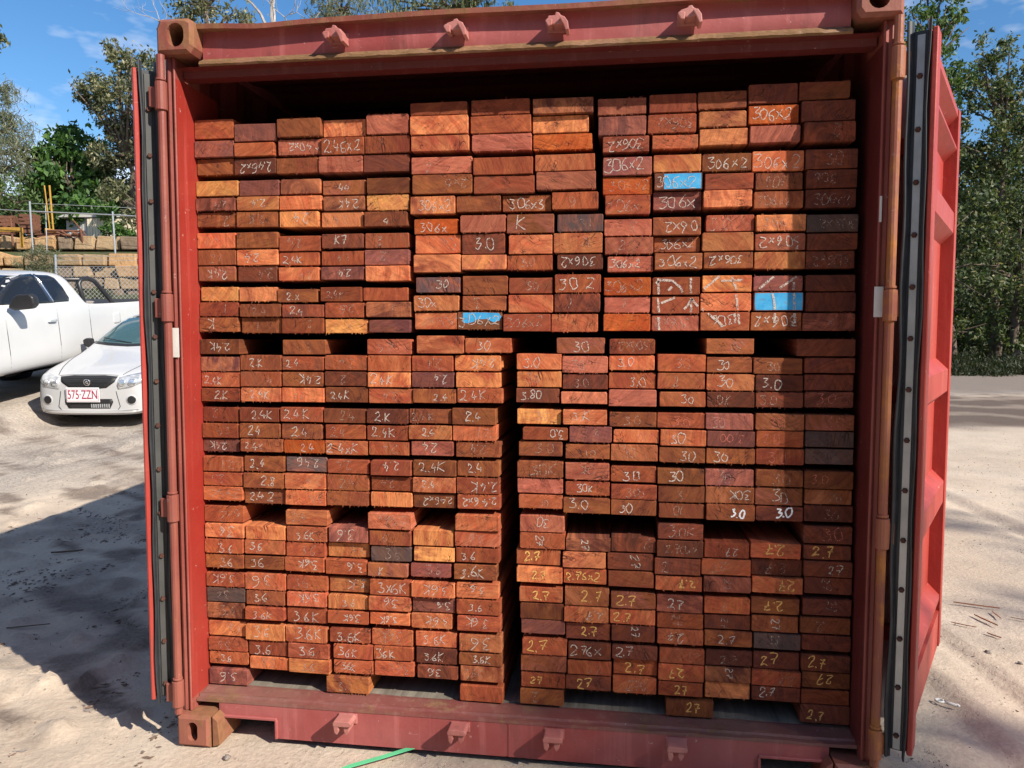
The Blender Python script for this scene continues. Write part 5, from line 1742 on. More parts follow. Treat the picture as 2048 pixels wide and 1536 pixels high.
def make_ute():
    off = math.radians(2.5)
    d0 = 8.3
    p = CAM + AX_R * (-7.50) + AX_D * d0
    root = empty('white_ute', (p.x, p.y, 0.30), 0, 'white extra cab ute with black sports bar and tinted side windows', 'ute')
    root.rotation_euler = (math.radians(5.0), 0, YAW - off)
    st = [(0, .55, .5, .45, .75, .85, .4), (.1, .82, .78, .42, .9, 1.0, .6), (.4, .92, .88, .42, 1.0, 1.08, .66), (1.3, .93, .9, .45, 1.12, 1.18, .7),
          (1.62, .93, .91, .46, 1.22, 1.26, .74), (1.75, .93, .91, .47, 1.27, 1.36, .74), (2.42, .93, .91, .47, 1.32, 1.80, .67), (2.9, .93, .91, .47, 1.34, 1.85, .67),
          (3.4, .93, .91, .47, 1.35, 1.83, .67), (3.53, .93, .91, .47, 1.35, 1.78, .67), (3.60, .93, .91, .47, 1.33, 1.37, .86), (3.66, .93, .92, .47, 1.31, 1.325, .88),
          (5.75, .93, .92, .5, 1.29, 1.30, .88), (5.85, .92, .91, .55, 1.26, 1.28, .87), (5.9, .86, .85, .6, 1.18, 1.22, .8)]
    body, bv = car_body('body', st, M['white'], root)
    S = lambda out, o, mat, name, par=root, **k: patch(bv, out, 'side', o, M[mat], name, par, **k)
    S([(1.86, 1.395), (2.05, 1.52), (2.42, 1.715), (2.60, 1.765), (2.775, 1.775), (2.80, 1.60), (2.835, 1.385)], .02, 'glass_dark', 'side_window', rings=6, res=60)
    S([(2.88, 1.385), (2.85, 1.6), (2.83, 1.775), (3.10, 1.765), (3.20, 1.725), (3.245, 1.60), (3.255, 1.43), (3.21, 1.385)], .004, 'glass_dark', 'rear_side_window', rings=6, res=60)
    S([(2.795, 1.77), (2.815, 1.775), (2.85, 1.39), (2.832, 1.385)], .023, 'chrome', 'window_trim', rings=2)
    S([(2.818, 1.775), (2.85, 1.775), (2.885, 1.385), (2.852, 1.385)], .014, 'black_plastic', 'door_pillar', rings=2)
    F = lambda out, o, mat, name, par=root, **k: patch(bv, out, 'front', o, M[mat], name, par, **k)
    F([(-.70, 1.37), (0, 1.35), (.70, 1.37), (.66, 1.55), (.60, 1.76), (0, 1.80), (-.60, 1.76), (-.66, 1.55)], .004, 'glass_dark', 'windscreen', rings=6, res=60)
    F([(-.4, .95), (.4, .95), (.36, .8), (-.36, .8)], .004, 'dark_grille', 'grille')
    for s in (-1, 1):
        F([(s * .48, .95), (s * .72, .98), (s * .76, .88), (s * .5, .82)], .004, 'lamp', 'headlight')
    # seams
    for y0, z0, z1 in ((1.80, .52, 1.28), (2.86, .52, 1.36), (3.63, .50, 1.30)):
        S([(y0 - .005, z0), (y0 + .005, z0), (y0 + .005, z1), (y0 - .005, z1)], .0015, 'dark_grille', 'panel_gap', rings=1, res=24)
    S([(4.28, .98), (4.44, .98), (4.46, 1.0), (4.46, 1.13), (4.44, 1.15), (4.28, 1.15), (4.26, 1.13), (4.26, 1.0)], .004, 'white', 'fuel_flap', rings=3)
    hd = bv.ray_cast(Vector((4, 2.70, 1.14)), Vector((-1, 0, 0)))[0]
    MB().prism([(2.62, 1.125), (2.64, 1.155), (2.78, 1.16), (2.80, 1.135), (2.76, 1.12)], hd.x - .01, hd.x + .038, 'x').build('door_handle', M['lamp'], root, bevel=.008, segs=2)
    # mirror
    m = MB().prism([(.90, 1.36), (.99, 1.33), (1.20, 1.35), (1.255, 1.40), (1.25, 1.50), (1.20, 1.545), (1.02, 1.535), (.96, 1.48)], 1.86, 1.99, 'y')
    m.build('wing_mirror', M['black_plastic'], root, bevel=.03, segs=3, smooth=True)
    m = MB().prism([(-.90, 1.36), (-1.20, 1.35), (-1.25, 1.50), (-1.02, 1.535)], 1.86, 1.99, 'y')
    m.build('wing_mirror', M['black_plastic'], root, bevel=.03, segs=2)
    # sports bar hoops and cross tube, tub rim
    for s in (-1, 1):
        m = MB().tube([(s * .80, 3.70, 1.28), (s * .79, 3.68, 1.45), (s * .76, 3.67, 1.63), (s * .76, 3.74, 1.70), (s * .76, 3.92, 1.705), (s * .77, 4.06, 1.66), (s * .80, 4.34, 1.42), (s * .81, 4.50, 1.285)], .036, 10)
        m.build('sports_bar', M['black_plastic'], root, smooth=True)
    MB().tube([(-.76, 3.72, 1.69), (.76, 3.72, 1.69)], .034, 10).build('sports_bar', M['black_plastic'], root, smooth=True)
    MB().box(-.80, .80, 3.76, 5.7, 1.300, 1.312).build('tub_liner', M['black_plastic'], root)
    S([(1.75, .50), (3.55, .50), (3.55, .455), (1.75, .455)], .03, 'black_plastic', 'side_step', rings=2)
    for yy in (.98, 4.28):
        S(oval(yy, .50, .42, .42), .003, 'black_plastic', 'wheel_arch', rings=3)
        for s in (-1, 1):
            wheel(root, s * .81, yy, .385, .25)
make_ute()

# ------------------------------------------------------------------ stone terraces, fences, yard clutter
def sandstone(name, a, b):
    t = NT(name)
    co = t.coord()
    n = t.noise(co, 3.0, 7, 0.62)
    c = t.mix(t.ramp(n, 0.32, 0.68), a, b)
    c = t.mix(t.ramp(t.noise(t.mapping(co, (1.2, 1.2, 7)), 2.0, 5, 0.6), 0.5, 0.72, 0, 0.5), c, tuple(x * 0.45 for x in a))
    t.bump(t.noise(co, 9, 8, 0.65), 0.7, 0.05)
    return t.finish(c, 0.92, 0, 0.2)
STONES = [sandstone('orange sandstone', (0.40, 0.22, 0.10), (0.52, 0.34, 0.18)), sandstone('tan sandstone', (0.30, 0.20, 0.11), (0.42, 0.30, 0.18)), sandstone('grey sandstone', (0.17, 0.125, 0.085), (0.27, 0.20, 0.14))]
M['galv'] = plain('galvanised steel', (0.42, 0.44, 0.46), 0.45, 0.6, 0.5, 0.12, 12)
M['wire'] = plain('fence wire', (0.50, 0.51, 0.52), 0.5, 0.4, 0.5, 0.1, 12)
M['yellow'] = plain('yellow machinery paint', (0.40, 0.22, 0.035), 0.5, 0, 0.4, 0.2, 9)
M['rusted'] = plain('rusted steel', (0.15, 0.065, 0.04), 0.85, 0, 0.3, 0.4, 14)
M['cream'] = plain('cream wall cladding', (0.66, 0.58, 0.43), 0.6, 0, 0.4, 0.05, 3)
M['shed_grey'] = plain('pale grey cladding', (0.42, 0.41, 0.39), 0.6, 0, 0.4, 0.08, 3)
M['bark'] = plain('grey brown bark', (0.12, 0.09, 0.07), 0.9, 0, 0.2, 0.4, 5)
M['bark_pale'] = plain('bleached dead wood', (0.36, 0.32, 0.29), 0.85, 0, 0.2, 0.3, 5)

RV = Matrix.Rotation(YAW, 3, 'Z')
def stone_wall(d, u0, u1, courses, seed, label, lo=0.5, hi=1.15):
    rnd = random.Random(seed)
    c = spot((u0 + u1) / 2, d)
    root = empty('stone_retaining_wall', (c.x, c.y, courses[0][0]), YAW, label, 'retaining wall', 'stepped sandstone retaining walls')
    r0, r1 = (u0 - (u0 + u1) / 2) / 1540 * d, (u1 - (u0 + u1) / 2) / 1540 * d
    for z0, z1 in courses:
        x = r0 - rnd.uniform(0, .5)
        while x < r1:
            w = rnd.uniform(lo, hi)
            g = rnd.uniform(.03, .13)
            setb = rnd.uniform(-.09, .09)
            j = lambda a=.05: rnd.uniform(-a, a)
            zz0, zz1 = z0 - courses[0][0] + .008, z1 - courses[0][0] - .012 + rnd.uniform(-.03, .02)
            vs = [(x + g / 2 + j(), setb + j(), zz0), (x + w - g / 2 + j(), setb + j(), zz0), (x + w - g / 2 + j(), .75, zz0), (x + g / 2 + j(), .75, zz0),
                  (x + g / 2 + j(), setb + .02 + j(), zz1 + j()), (x + w - g / 2 + j(), setb + .02 + j(), zz1 + j()), (x + w - g / 2 + j(), .75, zz1), (x + g / 2 + j(), .75, zz1)]
            m = MB().add(vs, [(0, 3, 2, 1), (4, 5, 6, 7), (0, 1, 5, 4), (1, 2, 6, 5), (2, 3, 7, 6), (3, 0, 4, 7)])
            t = (x - r0) / (r1 - r0)
            mt = STONES[0] if rnd.random() > t * 1.3 + .05 else STONES[1] if rnd.random() > t * .7 else STONES[2]
            m.build('stone_block', mt, root, bevel=.035, segs=2)
            x += w
    return root
stone_wall(22.0, -130, 430, [(2.34, 2.71), (2.71, 3.05), (3.05, 3.38), (3.38, 3.73)], 3, 'lower sandstone block wall of four courses behind the chain link fence', .45, .95)
stone_wall(24.15, -130, 430, [(4.06, 4.49)], 8, 'upper single course of sandstone blocks below the yellow frame', .45, .85)

def chain_fence():
    d = 15.6
    c = spot(250, d)
    root = empty('chain_link_fence', (c.x, c.y, 0.95), YAW, 'chain link wire fence in front of the stone wall behind the ute', 'fence')
    r0, r1, h = -1.35, 2.1, 1.86
    m = MB()
    s = 0.062
    def wire(x0, z0, x1, z1, y):
        dx, dz = x1 - x0, z1 - z0
        L_ = math.hypot(dx, dz); nx, nz = -dz / L_ * .0034, dx / L_ * .0034
        m.add([(x0 + nx, y - .003, z0 + nz), (x0 - nx, y - .003, z0 - nz), (x0, y + .004, z0), (x1 + nx, y - .003, z1 + nz), (x1 - nx, y - .003, z1 - nz), (x1, y + .004, z1)],
              [(0, 1, 4, 3), (1, 2, 5, 4), (2, 0, 3, 5)])
    k = r0 - h
    while k < r1:
        for sg, y in ((1, 0), (-1, .006)):
            x0, z0, x1, z1 = (k, 0, k + h, h) if sg > 0 else (k, h, k + h, 0)
            a = max(0, (r0 - x0) / h); b = min(1, (r1 - x0) / h)
            if b > a: wire(x0 + a * h, z0 + (z1 - z0) * a, x0 + b * h, z0 + (z1 - z0) * b, y)
        k += s * math.sqrt(2)
    tag(m.build('wire_mesh', M['wire'], root), None, None, None, 'stuff')
    for x in (r0, .85, r1):
        MB().tube([(x, .03, -.5), (x, .03, h + .25)], .022, 8).build('post', M['galv'], root)
    for z in (h + .01, h * .5, h + .14, h + .22):
        MB().tube([(r0, .012, z), (r1, .012, z)], .004, 5).build('strand', M['wire'], root)
chain_fence()

def pipe_fence():
    d = 23.3
    c = spot(75, d)
    root = empty('pipe_fence', (c.x, c.y, 3.85), YAW, 'thin galvanised pipe fence standing on the stone terrace', 'fence')
    X = lambda u: (u - 75) / 1540 * d
    Z = lambda v: spot(0, d, v).z - 3.85
    for u, v in ((-60, 398), (75, 404), (238, 424), (395, 432)):
        MB().tube([(X(u), 0, -.2), (X(u) - .05, 0, Z(v))], .026, 8).build('post', M['galv'], root)
    MB().tube([(X(75), 0, Z(424)), (X(238), 0, Z(431)), (X(395), 0, Z(440))], .022, 6).build('rail', M['galv'], root)
    MB().tube([(X(-60), 0, Z(416)), (X(75), 0, Z(424))], .012, 6).build('rail', M['galv'], root)
    MB().tube([(X(75), 0, Z(408)), (X(238), 0, Z(415)), (X(395), 0, Z(424))], .006, 5).build('strand', M['wire'], root)
    MB().tube([(X(94), .2, -.2), (X(95), .2, Z(410))], .014, 6).build('post', M['galv'], root)
pipe_fence()

def clutter():
    def at(u, v, d): return spot(u, d, v)
    d = 23.75
    p = at(30, 490, d)
    root = empty('yellow_rack', p, YAW, 'yellow steel frame at the edge of the upper terrace', 'frame')
    X = lambda u: (u - 30) / 1540 * d
    Z = lambda v: spot(0, d, v).z - p.z
    MB().box(X(-60), X(53), 0, .1, Z(465), Z(456)).build('rail', M['yellow'], root, bevel=.01)
    MB().box(X(49), X(53), .0, .1, Z(496), Z(465)).build('leg', M['yellow'], root, bevel=.008)
    MB().tube([(X(31), .05, Z(438)), (X(33), .05, Z(492))], .03, 6).build('leg', M['rusted'], root)
    MB().tube([(X(-40), .25, Z(490)), (X(-40), .25, Z(460))], .03, 6).build('leg', M['yellow'], root)
    for k, (u0, u1) in enumerate(((102, 111), (112, 117))):
        a, b = at(u0, 372, 26), at(u1, 460, 26)
        q = empty('yellow_pole', b, 0, ('slender yellow pole leaning left above the stone terrace', 'upright thick yellow pole beside the leaning one')[k], 'pole')
        MB().tube([(0, 0, -.3), tuple(a - b)], (.021, .030)[k], 8).build('shaft', M['yellow'], q)
        MB().box(-.12, .12, -.12, .12, -.32, -.02).build('foot', M['rusted'], q)
    d2 = 24.0
    p = at(140, 492, d2)
    r = empty('scrap_implement', p, YAW, 'rusty steel implement lying on the terrace edge', 'scrap metal')
    X = lambda u: (u - 140) / 1540 * d2
    Z = lambda v: spot(0, d2, v).z - p.z
    for a, b, rad, mt in (((97, 461), (168, 462), .035, 'rusted'), ((120, 465), (150, 478), .03, 'rusted'), ((128, 462), (142, 474), .03, 'rusted'), ((150, 466), (166, 470), .05, 'rusted'),
                          ((166, 460), (168, 500), .035, 'rusted'), ((138, 470), (165, 473), .04, 'rusted'), ((96, 460), (112, 462), .06, 'yellow'), ((152, 440), (172, 470), .022, 'rusted'), ((60, 470), (118, 466), .02, 'rusted'), ((80, 474), (130, 470), .025, 'rusted')):
        MB().tube([(X(a[0]), .1, Z(a[1])), (X(b[0]), .25, Z(b[1]))], rad, 6).build('beam', M[mt], r)
    for k, (u, v, w) in enumerate(((62, 447, 26), (20, 450, 30))):
        q = at(u, v + 14, 27)
        rr_ = empty('steel_bin', q, YAW + .2 * k, ('rusty red slatted bin under the trees on the terrace', 'dull red bin under the wispy tree, partly hidden')[k], 'bin')
        ww = w / 1540 * 27
        MB().box(-ww / 2, ww / 2, 0, .5, -.1, .02).build('base', M['rusted'], rr_)
        for z in (.06, .19, .32, .45):
            MB().box(-ww / 2, ww / 2, 0, .04, z, z + .09).build('slat', M['rusted'], rr_)
            MB().box(-ww / 2, ww / 2, .46, .5, z, z + .09).build('slat', M['rusted'], rr_)
        for x in (-ww / 2 + .03, ww / 2 - .03):
            MB().box(x - .03, x + .03, .041, .459, -.1, .56).build('end_panel', M['rusted'], rr_)
    p = spot(205, 26.6)
    s = empty('cream_shed', (p.x, p.y, 4.35), YAW, 'cream walled shed half hidden by the gum tree', 'shed')
    m = MB()
    w0, w1 = -.36, 1.7
    n = 22
    for k in range(n):      # ribbed cladding
        a = w0 + (w1 - w0) * k / n; b = w0 + (w1 - w0) * (k + 1) / n
        m.box(a, b - .012, -.02 if k % 2 else -.012, .04, 0, 1.03)
    m.build('front_wall', M['cream'], s)
    m = MB()
    for k in range(8):
        a = -1.25 + .86 * k / 8
        m.box(a, a + .09, .3 - .03 * k, .36 - .03 * k, 0, 1.05)
    m.build('side_wall', M['shed_grey'], s)
    MB().prism([(-1.35, 1.06), (2.0, 1.06), (1.9, 1.16), (-1.1, 1.16)], -.06, 2.4, 'y').build('roof', M['shed_grey'], s)
    MB().box(-.36, 1.7, .05, 2.2, 0, 1.04).build('shed_core', M['shed_grey'], s)
clutter()

# ------------------------------------------------------------------ trees
def leaf_mat(name, translucent=0.32):
    t = NT(name)
    at = t.n('ShaderNodeAttribute', attribute_name='leaf').outputs['Color']
    t.finish(at, 0.55, 0, 0.35)
    tr = t.n('ShaderNodeBsdfTranslucent')
    t.l(t.mix(1.0, at, (1.15, 1.25, 0.6), 'MULTIPLY'), tr.inputs['Color'])
    ms = t.n('ShaderNodeMixShader'); ms.inputs[0].default_value = translucent
    t.l(t.b.outputs[0], ms.inputs[1]); t.l(tr.outputs[0], ms.inputs[2]); t.l(ms.outputs[0], t.out.inputs['Surface'])
    return t.mat
M['leaf'] = leaf_mat('tree leaves')
PAL = {
    'gum': [(.11, .135, .065), (.14, .155, .08), (.085, .11, .055), (.30, .27, .16), (.18, .19, .10)],
    'gumflower': [(.12, .13, .065), (.16, .16, .09), (.09, .105, .055), (.40, .36, .22), (.32, .30, .17)],
    'casuarina': [(.16, .175, .105), (.19, .195, .12), (.12, .14, .08), (.22, .21, .13)],
    'mango': [(.05, .115, .025), (.075, .155, .032), (.035, .085, .022), (.12, .21, .045), (.08, .15, .04)],
    'bright': [(.075, .13, .035), (.10, .16, .045), (.055, .10, .03), (.14, .18, .06)],
    'forest': [(.075, .10, .04), (.095, .125, .05), (.055, .08, .034), (.15, .165, .07), (.24, .22, .11)],
    'shade': [(.045, .065, .026), (.06, .08, .03), (.07, .09, .038), (.11, .11, .05)],
    'verge': [(.022, .034, .013), (.03, .042, .016), (.045, .05, .022), (.06, .055, .03)],
    'grassy': [(.06, .075, .025), (.075, .09, .03), (.09, .085, .04)]}

def foliage(blobs, pal, n_per, size, seed, aspect=2.2, droop=0.0, clump=0.24, shell=0.55):
    """Leaves gathered in sprays through each crown mass; blobs are (centre, radius, vertical squash)."""
    rg = np.random.default_rng(seed)
    C, SZ = [], []
    for (c, r, sq) in blobs:
        n = int(n_per * (r ** 2))
        k = max(6, int(12 + r * 11))
        d = rg.normal(size=(k, 3)); d /= np.linalg.norm(d, axis=1)[:, None]
        cc = d * (r * (shell + (1 - shell) * rg.random(k)))[:, None]
        w = rg.random(k) + .25; w /= w.sum()
        idx = rg.choice(k, n, p=w)
        p = cc[idx] + rg.normal(size=(n, 3)) * (r * clump) * (0.35 + 0.9 * rg.random(k)[idx])[:, None]
        p[:, 2] *= sq
        C.append(p + np.array(c))
    P = np.concatenate(C)
    n = len(P)
    a = rg.normal(size=(n, 3)); a[:, 2] -= droop * 2.2; a /= np.linalg.norm(a, axis=1)[:, None]
    b = rg.normal(size=(n, 3)); b -= a * (a * b).sum(1)[:, None]; b /= np.linalg.norm(b, axis=1)[:, None]
    s = size * (0.6 + 0.8 * rg.random(n))[:, None]
    V = np.stack([P - a * s, P + b * s / aspect, P + a * s, P - b * s / aspect], 1).reshape(-1, 3)
    cols = np.array(PAL[pal])
    pr = np.array([4, 3, 3, 1, 1][:len(cols)], float); pr /= pr.sum()
    cc = cols[rg.choice(len(cols), n, p=pr)] * (0.8 + 0.4 * rg.random(n))[:, None]
    return V, cc

def leaf_object(name, V, cc, parent=None, kind=None):
    n = len(cc)
    me = bpy.data.meshes.new(name)
    me.vertices.add(4 * n); me.vertices.foreach_set('co', V.astype(np.float32).ravel())
    me.loops.add(4 * n); me.loops.foreach_set('vertex_index', np.arange(4 * n, dtype=np.int32))
    me.polygons.add(n); me.polygons.foreach_set('loop_start', np.arange(0, 4 * n, 4, dtype=np.int32))
    me.update()
    at = me.color_attributes.new('leaf', 'FLOAT_COLOR', 'POINT')
    at.data.foreach_set('color', np.repeat(np.concatenate([cc, np.ones((n, 1))], 1), 4, 0).astype(np.float32).ravel())
    me.materials.append(M['leaf'])
    o = bpy.data.objects.new(name, me)
    COL.objects.link(o)
    o.parent = parent
    if kind: o['kind'] = kind
    return o

def tree(name, label, cat, base, blobs, pal, n_per=520, size=.09, seed=1, aspect=2.2, droop=0.0, trunk=.16, bark='bark', clump=.24, group=None, twigs=3, shell=.55):
    """base: world foot; blobs: world centre, radius, squash."""
    root = empty(name, base, 0, label, cat, group)
    B = Vector(base)
    loc = [((c[0] - B.x, c[1] - B.y, c[2] - B.z), r, sq) for c, r, sq in blobs]
    V, cc = foliage(loc, pal, n_per, size, seed, aspect, droop, clump, shell)
    leaf_object('crown', V, cc, root)
    rnd = random.Random(seed)
    m = MB()
    mid = sum((Vector(c) for c, _, _ in loc), Vector()) / len(loc)
    low = min(c[2] for c, _, _ in loc)
    top = max(c[2] for c, _, _ in loc)
    stem = [Vector((0, 0, -.6))]
    H = low + (top - low) * .42
    for k in range(1, 7):
        t = k / 6
        stem.append(Vector((mid.x * t ** 1.3 + rnd.uniform(-.12, .12), mid.y * t ** 1.3 + rnd.uniform(-.12, .12), H * t)))
    m.tube(stem, [trunk * (1.15 - .8 * k / 6) for k in range(7)], 8)
    for c, r, sq in loc:
        c = Vector(c)
        s = min(stem, key=lambda p: (p - c).length + max(0, p.z - c.z) * 3)
        for q in range(twigs):
            e = c + Vector((rnd.gauss(0, 1), rnd.gauss(0, 1), rnd.gauss(0, .7) + .2)) * r * .38
            mm = s.lerp(e, .5) + Vector((rnd.gauss(0, .12), rnd.gauss(0, .12), rnd.uniform(-.1, .2)))
            m.tube([s, mm, e], [trunk * .32, trunk * .2, trunk * .06], 5)
    m.build('trunk', M[bark], root, smooth=True)
    return root
def pb(d, *items):
    """crown masses given as (column, row, radius in wide-view pixels[, depth offset[, squash]])"""
    out = []
    for it in items:
        u, v, r = it[:3]
        dd = d + (it[3] if len(it) > 3 else 0)
        out.append((tuple(spot(u, dd, v)), r / 1540 * dd, it[4] if len(it) > 4 else .9))
    return out
def foot(u, d):
    p = spot(u, d); return (p.x, p.y, ground_z(p))

tree('wispy_tree', 'wispy grey green needle leaved tree at the far left edge', 'tree', foot(5, 30), pb(30, (22, 205, 42), (38, 262, 38, .5), (-20, 260, 70), (10, 320, 62, -.6), (45, 330, 34), (-60, 330, 90, 1), (20, 180, 22), (52, 300, 26, .6)), 'casuarina', 1500, .12, 2, 9, .5, .15)
tree('bushy_tree', 'yellow green bushy tree beneath the wispy tree at left', 'tree', foot(20, 28.5), pb(28.5, (20, 385, 48), (60, 400, 34), (-30, 400, 60), (85, 420, 28), (40, 430, 32), (100, 435, 22, .5)), 'bright', 700, .08, 3, 3, .2, .09)
tree('broadleaf_tree', 'dense dark green broad leaved tree above the cream shed', 'tree', foot(160, 31.5), pb(31.5, (130, 300, 46), (178, 292, 42, .6), (98, 338, 38), (150, 352, 56, -1), (205, 335, 40), (192, 398, 46, -1.2), (130, 402, 46, .4), (95, 385, 30), (175, 420, 30, -4.6), (222, 425, 22, -5), (145, 415, 24, -4)), 'mango', 1000, .13, 4, 2.0, .25, .2)
tree('flowering_gum_tree', 'tall grey green gum dotted with cream flowers beside left door', 'tree', foot(300, 30.5), pb(30.5, (256, 98, 24), (262, 130, 30), (305, 140, 46), (232, 165, 36), (195, 180, 30), (182, 190, 16), (220, 200, 36), (275, 205, 54, -.6), (310, 290, 60), (238, 250, 38), (255, 300, 44, -.4), (275, 355, 52, .5), (300, 430, 46), (350, 220, 60, 1), (345, 380, 64), (222, 310, 32, -.5), (282, 440, 26), (240, 385, 30, -5.2), (262, 440, 24, -5.2)), 'gumflower', 1500, .085, 5, 2.6, .3, .2, clump=.21)

tree('overhanging_gum_tree', 'gum at the far left with one pale branch tip showing against the sky', 'tree', foot(-190, 21), pb(21, (6, 52, 20), (22, 82, 16), (-4, 90, 22), (-45, 70, 45), (-110, 100, 60)), 'gum', 2600, .075, 6, 2.8, .5, .16)
tree('blossoming_gum_tree', 'pale flowering gum rising behind the container roof, leftmost there', 'tree', foot(430, 27), pb(27, (428, 18, 40), (480, 28, 32), (395, 14, 28), (500, 45, 26), (440, -60, 60), (440, 90, 90, 1), (385, 50, 22)), 'gumflower', 620, .08, 7, 2.4, .3, .2)
tree('feathery_tree', 'feathery grey green tree behind the container roof between dead tree and weeping gum', 'tree', foot(690, 29), pb(29, (690, 14, 42), (645, 25, 26), (735, 30, 34), (700, -50, 60), (690, 90, 90, 1)), 'casuarina', 760, .13, 8, 9, .6, .15)
tree('weeping_gum_tree', 'weeping gum with hanging leaves above the middle of the container roof', 'tree', foot(870, 30), pb(30, (790, 8, 40), (850, 0, 46), (910, -4, 46), (965, -8, 34), (990, -40, 40), (870, 80, 110, 1), (1010, 25, 20)), 'gum', 620, .13, 9, 4.5, 1.2, .2)
# bare tree
def dead_tree():
    b = foot(572, 26)
    root = empty('dead_tree', b, 0, 'bare dead tree with pale twisted branches behind the container roof', 'tree')
    B = Vector(b)
    rnd = random.Random(12)
    m = MB()
    fork = spot(556, 26, 75) - B
    m.tube([(0, 0, -.5), (.1, 0, fork.z * .5), tuple(fork)], [.22, .17, .12], 8)
    m.build('trunk', M['bark_pale'], root)
    br = MB()
    def grow(p, dirv, ln, rad, dep):
        pts = [p]; q = p.copy(); dv = dirv.copy()
        for k in range(5):
            dv = (dv + Vector((rnd.gauss(0, .28), rnd.gauss(0, .2), rnd.gauss(0.03, .22)))).normalized()
            q = q + dv * ln / 5
            pts.append(q.copy())
            if dep > 0 and k > 0 and rnd.random() < .75:
                grow(q.copy(), (dv + Vector((rnd.gauss(0, .8), rnd.gauss(0, .4), rnd.gauss(.1, .6)))).normalized(), ln * .58, rad * .5, dep - 1)
        br.tube(pts, [rad * (1 - .15 * i) for i in range(6)], 5)
    for dv in ((-.25, 0, 1), (.45, .1, .9), (.95, 0, .5), (-.9, .1, .6), (.2, -.2, 1), (1, 0, .15)):
        grow(Vector(fork), Vector(dv).normalized(), rnd.uniform(1.5, 2.4), .065, 3)
    br.build('branch', M['bark_pale'], root)
    tw = MB()
    b2 = spot(330, 26, 46) - B
    root2 = empty('bare_sapling', foot(352, 26), 0, 'thin leafless sapling with fine twigs above the left corner of container', 'sapling')
    B2 = Vector(foot(352, 26)); br = MB()
    m = MB().tube([(0, 0, -.3), tuple(spot(345, 26, 40) - B2)], [.06, .03], 6)
    m.build('trunk', M['bark_pale'], root2)
    for uu, dv in ((345, (-1, 0, .3)), (340, (-.5, 0, 1)), (348, (.3, 0, 1))):
        grow(spot(uu, 26, 45) - B2, Vector(dv).normalized(), 1.0, .016, 2)
    br.build('branch', M['bark_pale'], root2)
dead_tree()
# right hand side
tree('tall_gum_tree', 'tall light green gum rising behind the top of the right door', 'tree', foot(1835, 31), pb(31, (1842, 55, 42), (1868, 18, 42), (1850, 125, 46), (1815, 160, 44), (1885, 55, 28), (1860, -50, 60), (1800, 60, 50), (1830, 240, 60), (1870, 190, 40), (1905, 150, 30)), 'bright', 800, .10, 21, 2.6, .4, .2, clump=.15, shell=.6)
tree('spreading_gum_tree', 'broad olive tree with pale tips right of the open door', 'tree', foot(1985, 32), pb(32, (1962, 100, 40), (1990, 140, 62), (1935, 185, 55), (2040, 190, 66), (1955, 260, 76), (2030, 300, 90), (1900, 300, 66), (2120, 260, 100), (1975, 370, 80), (1925, 130, 30)), 'forest', 800, .085, 22, 2.2, .25, .24, clump=.15, shell=.6)
tree('shady_tree', 'shadowy dense tree low behind the right door edge', 'tree', foot(1905, 30.5), pb(30.5, (1900, 430, 82), (1840, 430, 60), (1820, 540, 62), (1905, 540, 80), (1860, 625, 60), (1930, 640, 58), (1800, 330, 50, 1), (1800, 640, 40)), 'forest', 560, .085, 23, 2.0, .2, .18, clump=.15, shell=.6)
tree('leafy_tree', 'dark leafy tree at the far right edge down to the verge', 'tree', foot(2030, 30.8), pb(30.8, (1990, 450, 84), (2060, 430, 90), (1985, 555, 78), (2060, 560, 90), (2020, 645, 66), (2090, 650, 70)), 'forest', 560, .085, 24, 2.0, .2, .2, clump=.15, shell=.6)
tree('background_tree', 'dark tree filling the gap between container post and right door', 'tree', foot(1790, 36), pb(36, (1790, 200, 80), (1770, 330, 100), (1790, 460, 100), (1780, 590, 100), (1880, 400, 120, 2), (2000, 420, 150, 3), (2110, 420, 150, 3), (1960, 600, 130, 2), (2080, 600, 130, 2), (1880, 610, 110, 1), (1980, 520, 130, 4), (2080, 500, 130, 4), (1900, 650, 90, -2), (2010, 660, 90, -2), (2090, 660, 90, -2)), 'shade', 480, .13, 25, 2.0, .2, .25)
# low growth, verge grass
def low(name, label, blobs, pal, n, size, seed, aspect=5, droop=-.6):
    V, cc = foliage(blobs, pal, n, size, seed, aspect, droop, .3, .2)
    tag(leaf_object(name, V, cc), label, None, None, 'stuff')
vb = []
rg = random.Random(31)
for k in range(64):
    u = 1760 + k * 6.2
    dd = rg.uniform(27.2, 30.4)
    p = spot(u, dd)
    vb.append(((p.x, p.y, rg.uniform(.0, .5) * (dd - 26) / 3), rg.uniform(.25, .8), .6))
low('verge_undergrowth', 'dark weedy bank along the far edge of the yard', vb, 'verge', 900, .085, 32)
vb = []
for k in range(60):
    u = rg.uniform(-60, 420); dd = rg.uniform(16.5, 21.7)
    p = spot(u, dd)
    vb.append(((p.x, p.y, ground_z(p) + .05), rg.uniform(.3, .6), .35))
low('bank_grass', 'green grass on the bank below the stone wall', vb, 'grassy', 900, .09, 33)
vb = []
for k in range(46):
    u = -100 + k * 11; dd = rg.uniform(33, 38)
    p = spot(u, dd, rg.uniform(395, 470))
    vb.append((tuple(p), rg.uniform(.7, 1.2), .9))
low('terrace_thicket', 'dark thicket behind the shed and terrace', vb, 'shade', 620, .11, 34, 2, .1)
tree('feathery_shrub', 'feathery green shrub in front of the stone blocks above the ute', 'shrub', foot(82, 20.3), pb(20.3, (80, 520, 22), (60, 530, 20), (102, 525, 20), (82, 548, 24), (55, 552, 16), (105, 550, 18), (95, 502, 14), (118, 515, 12)), 'casuarina', 5200, .07, 35, 11, .1, .03, clump=.3, twigs=2)
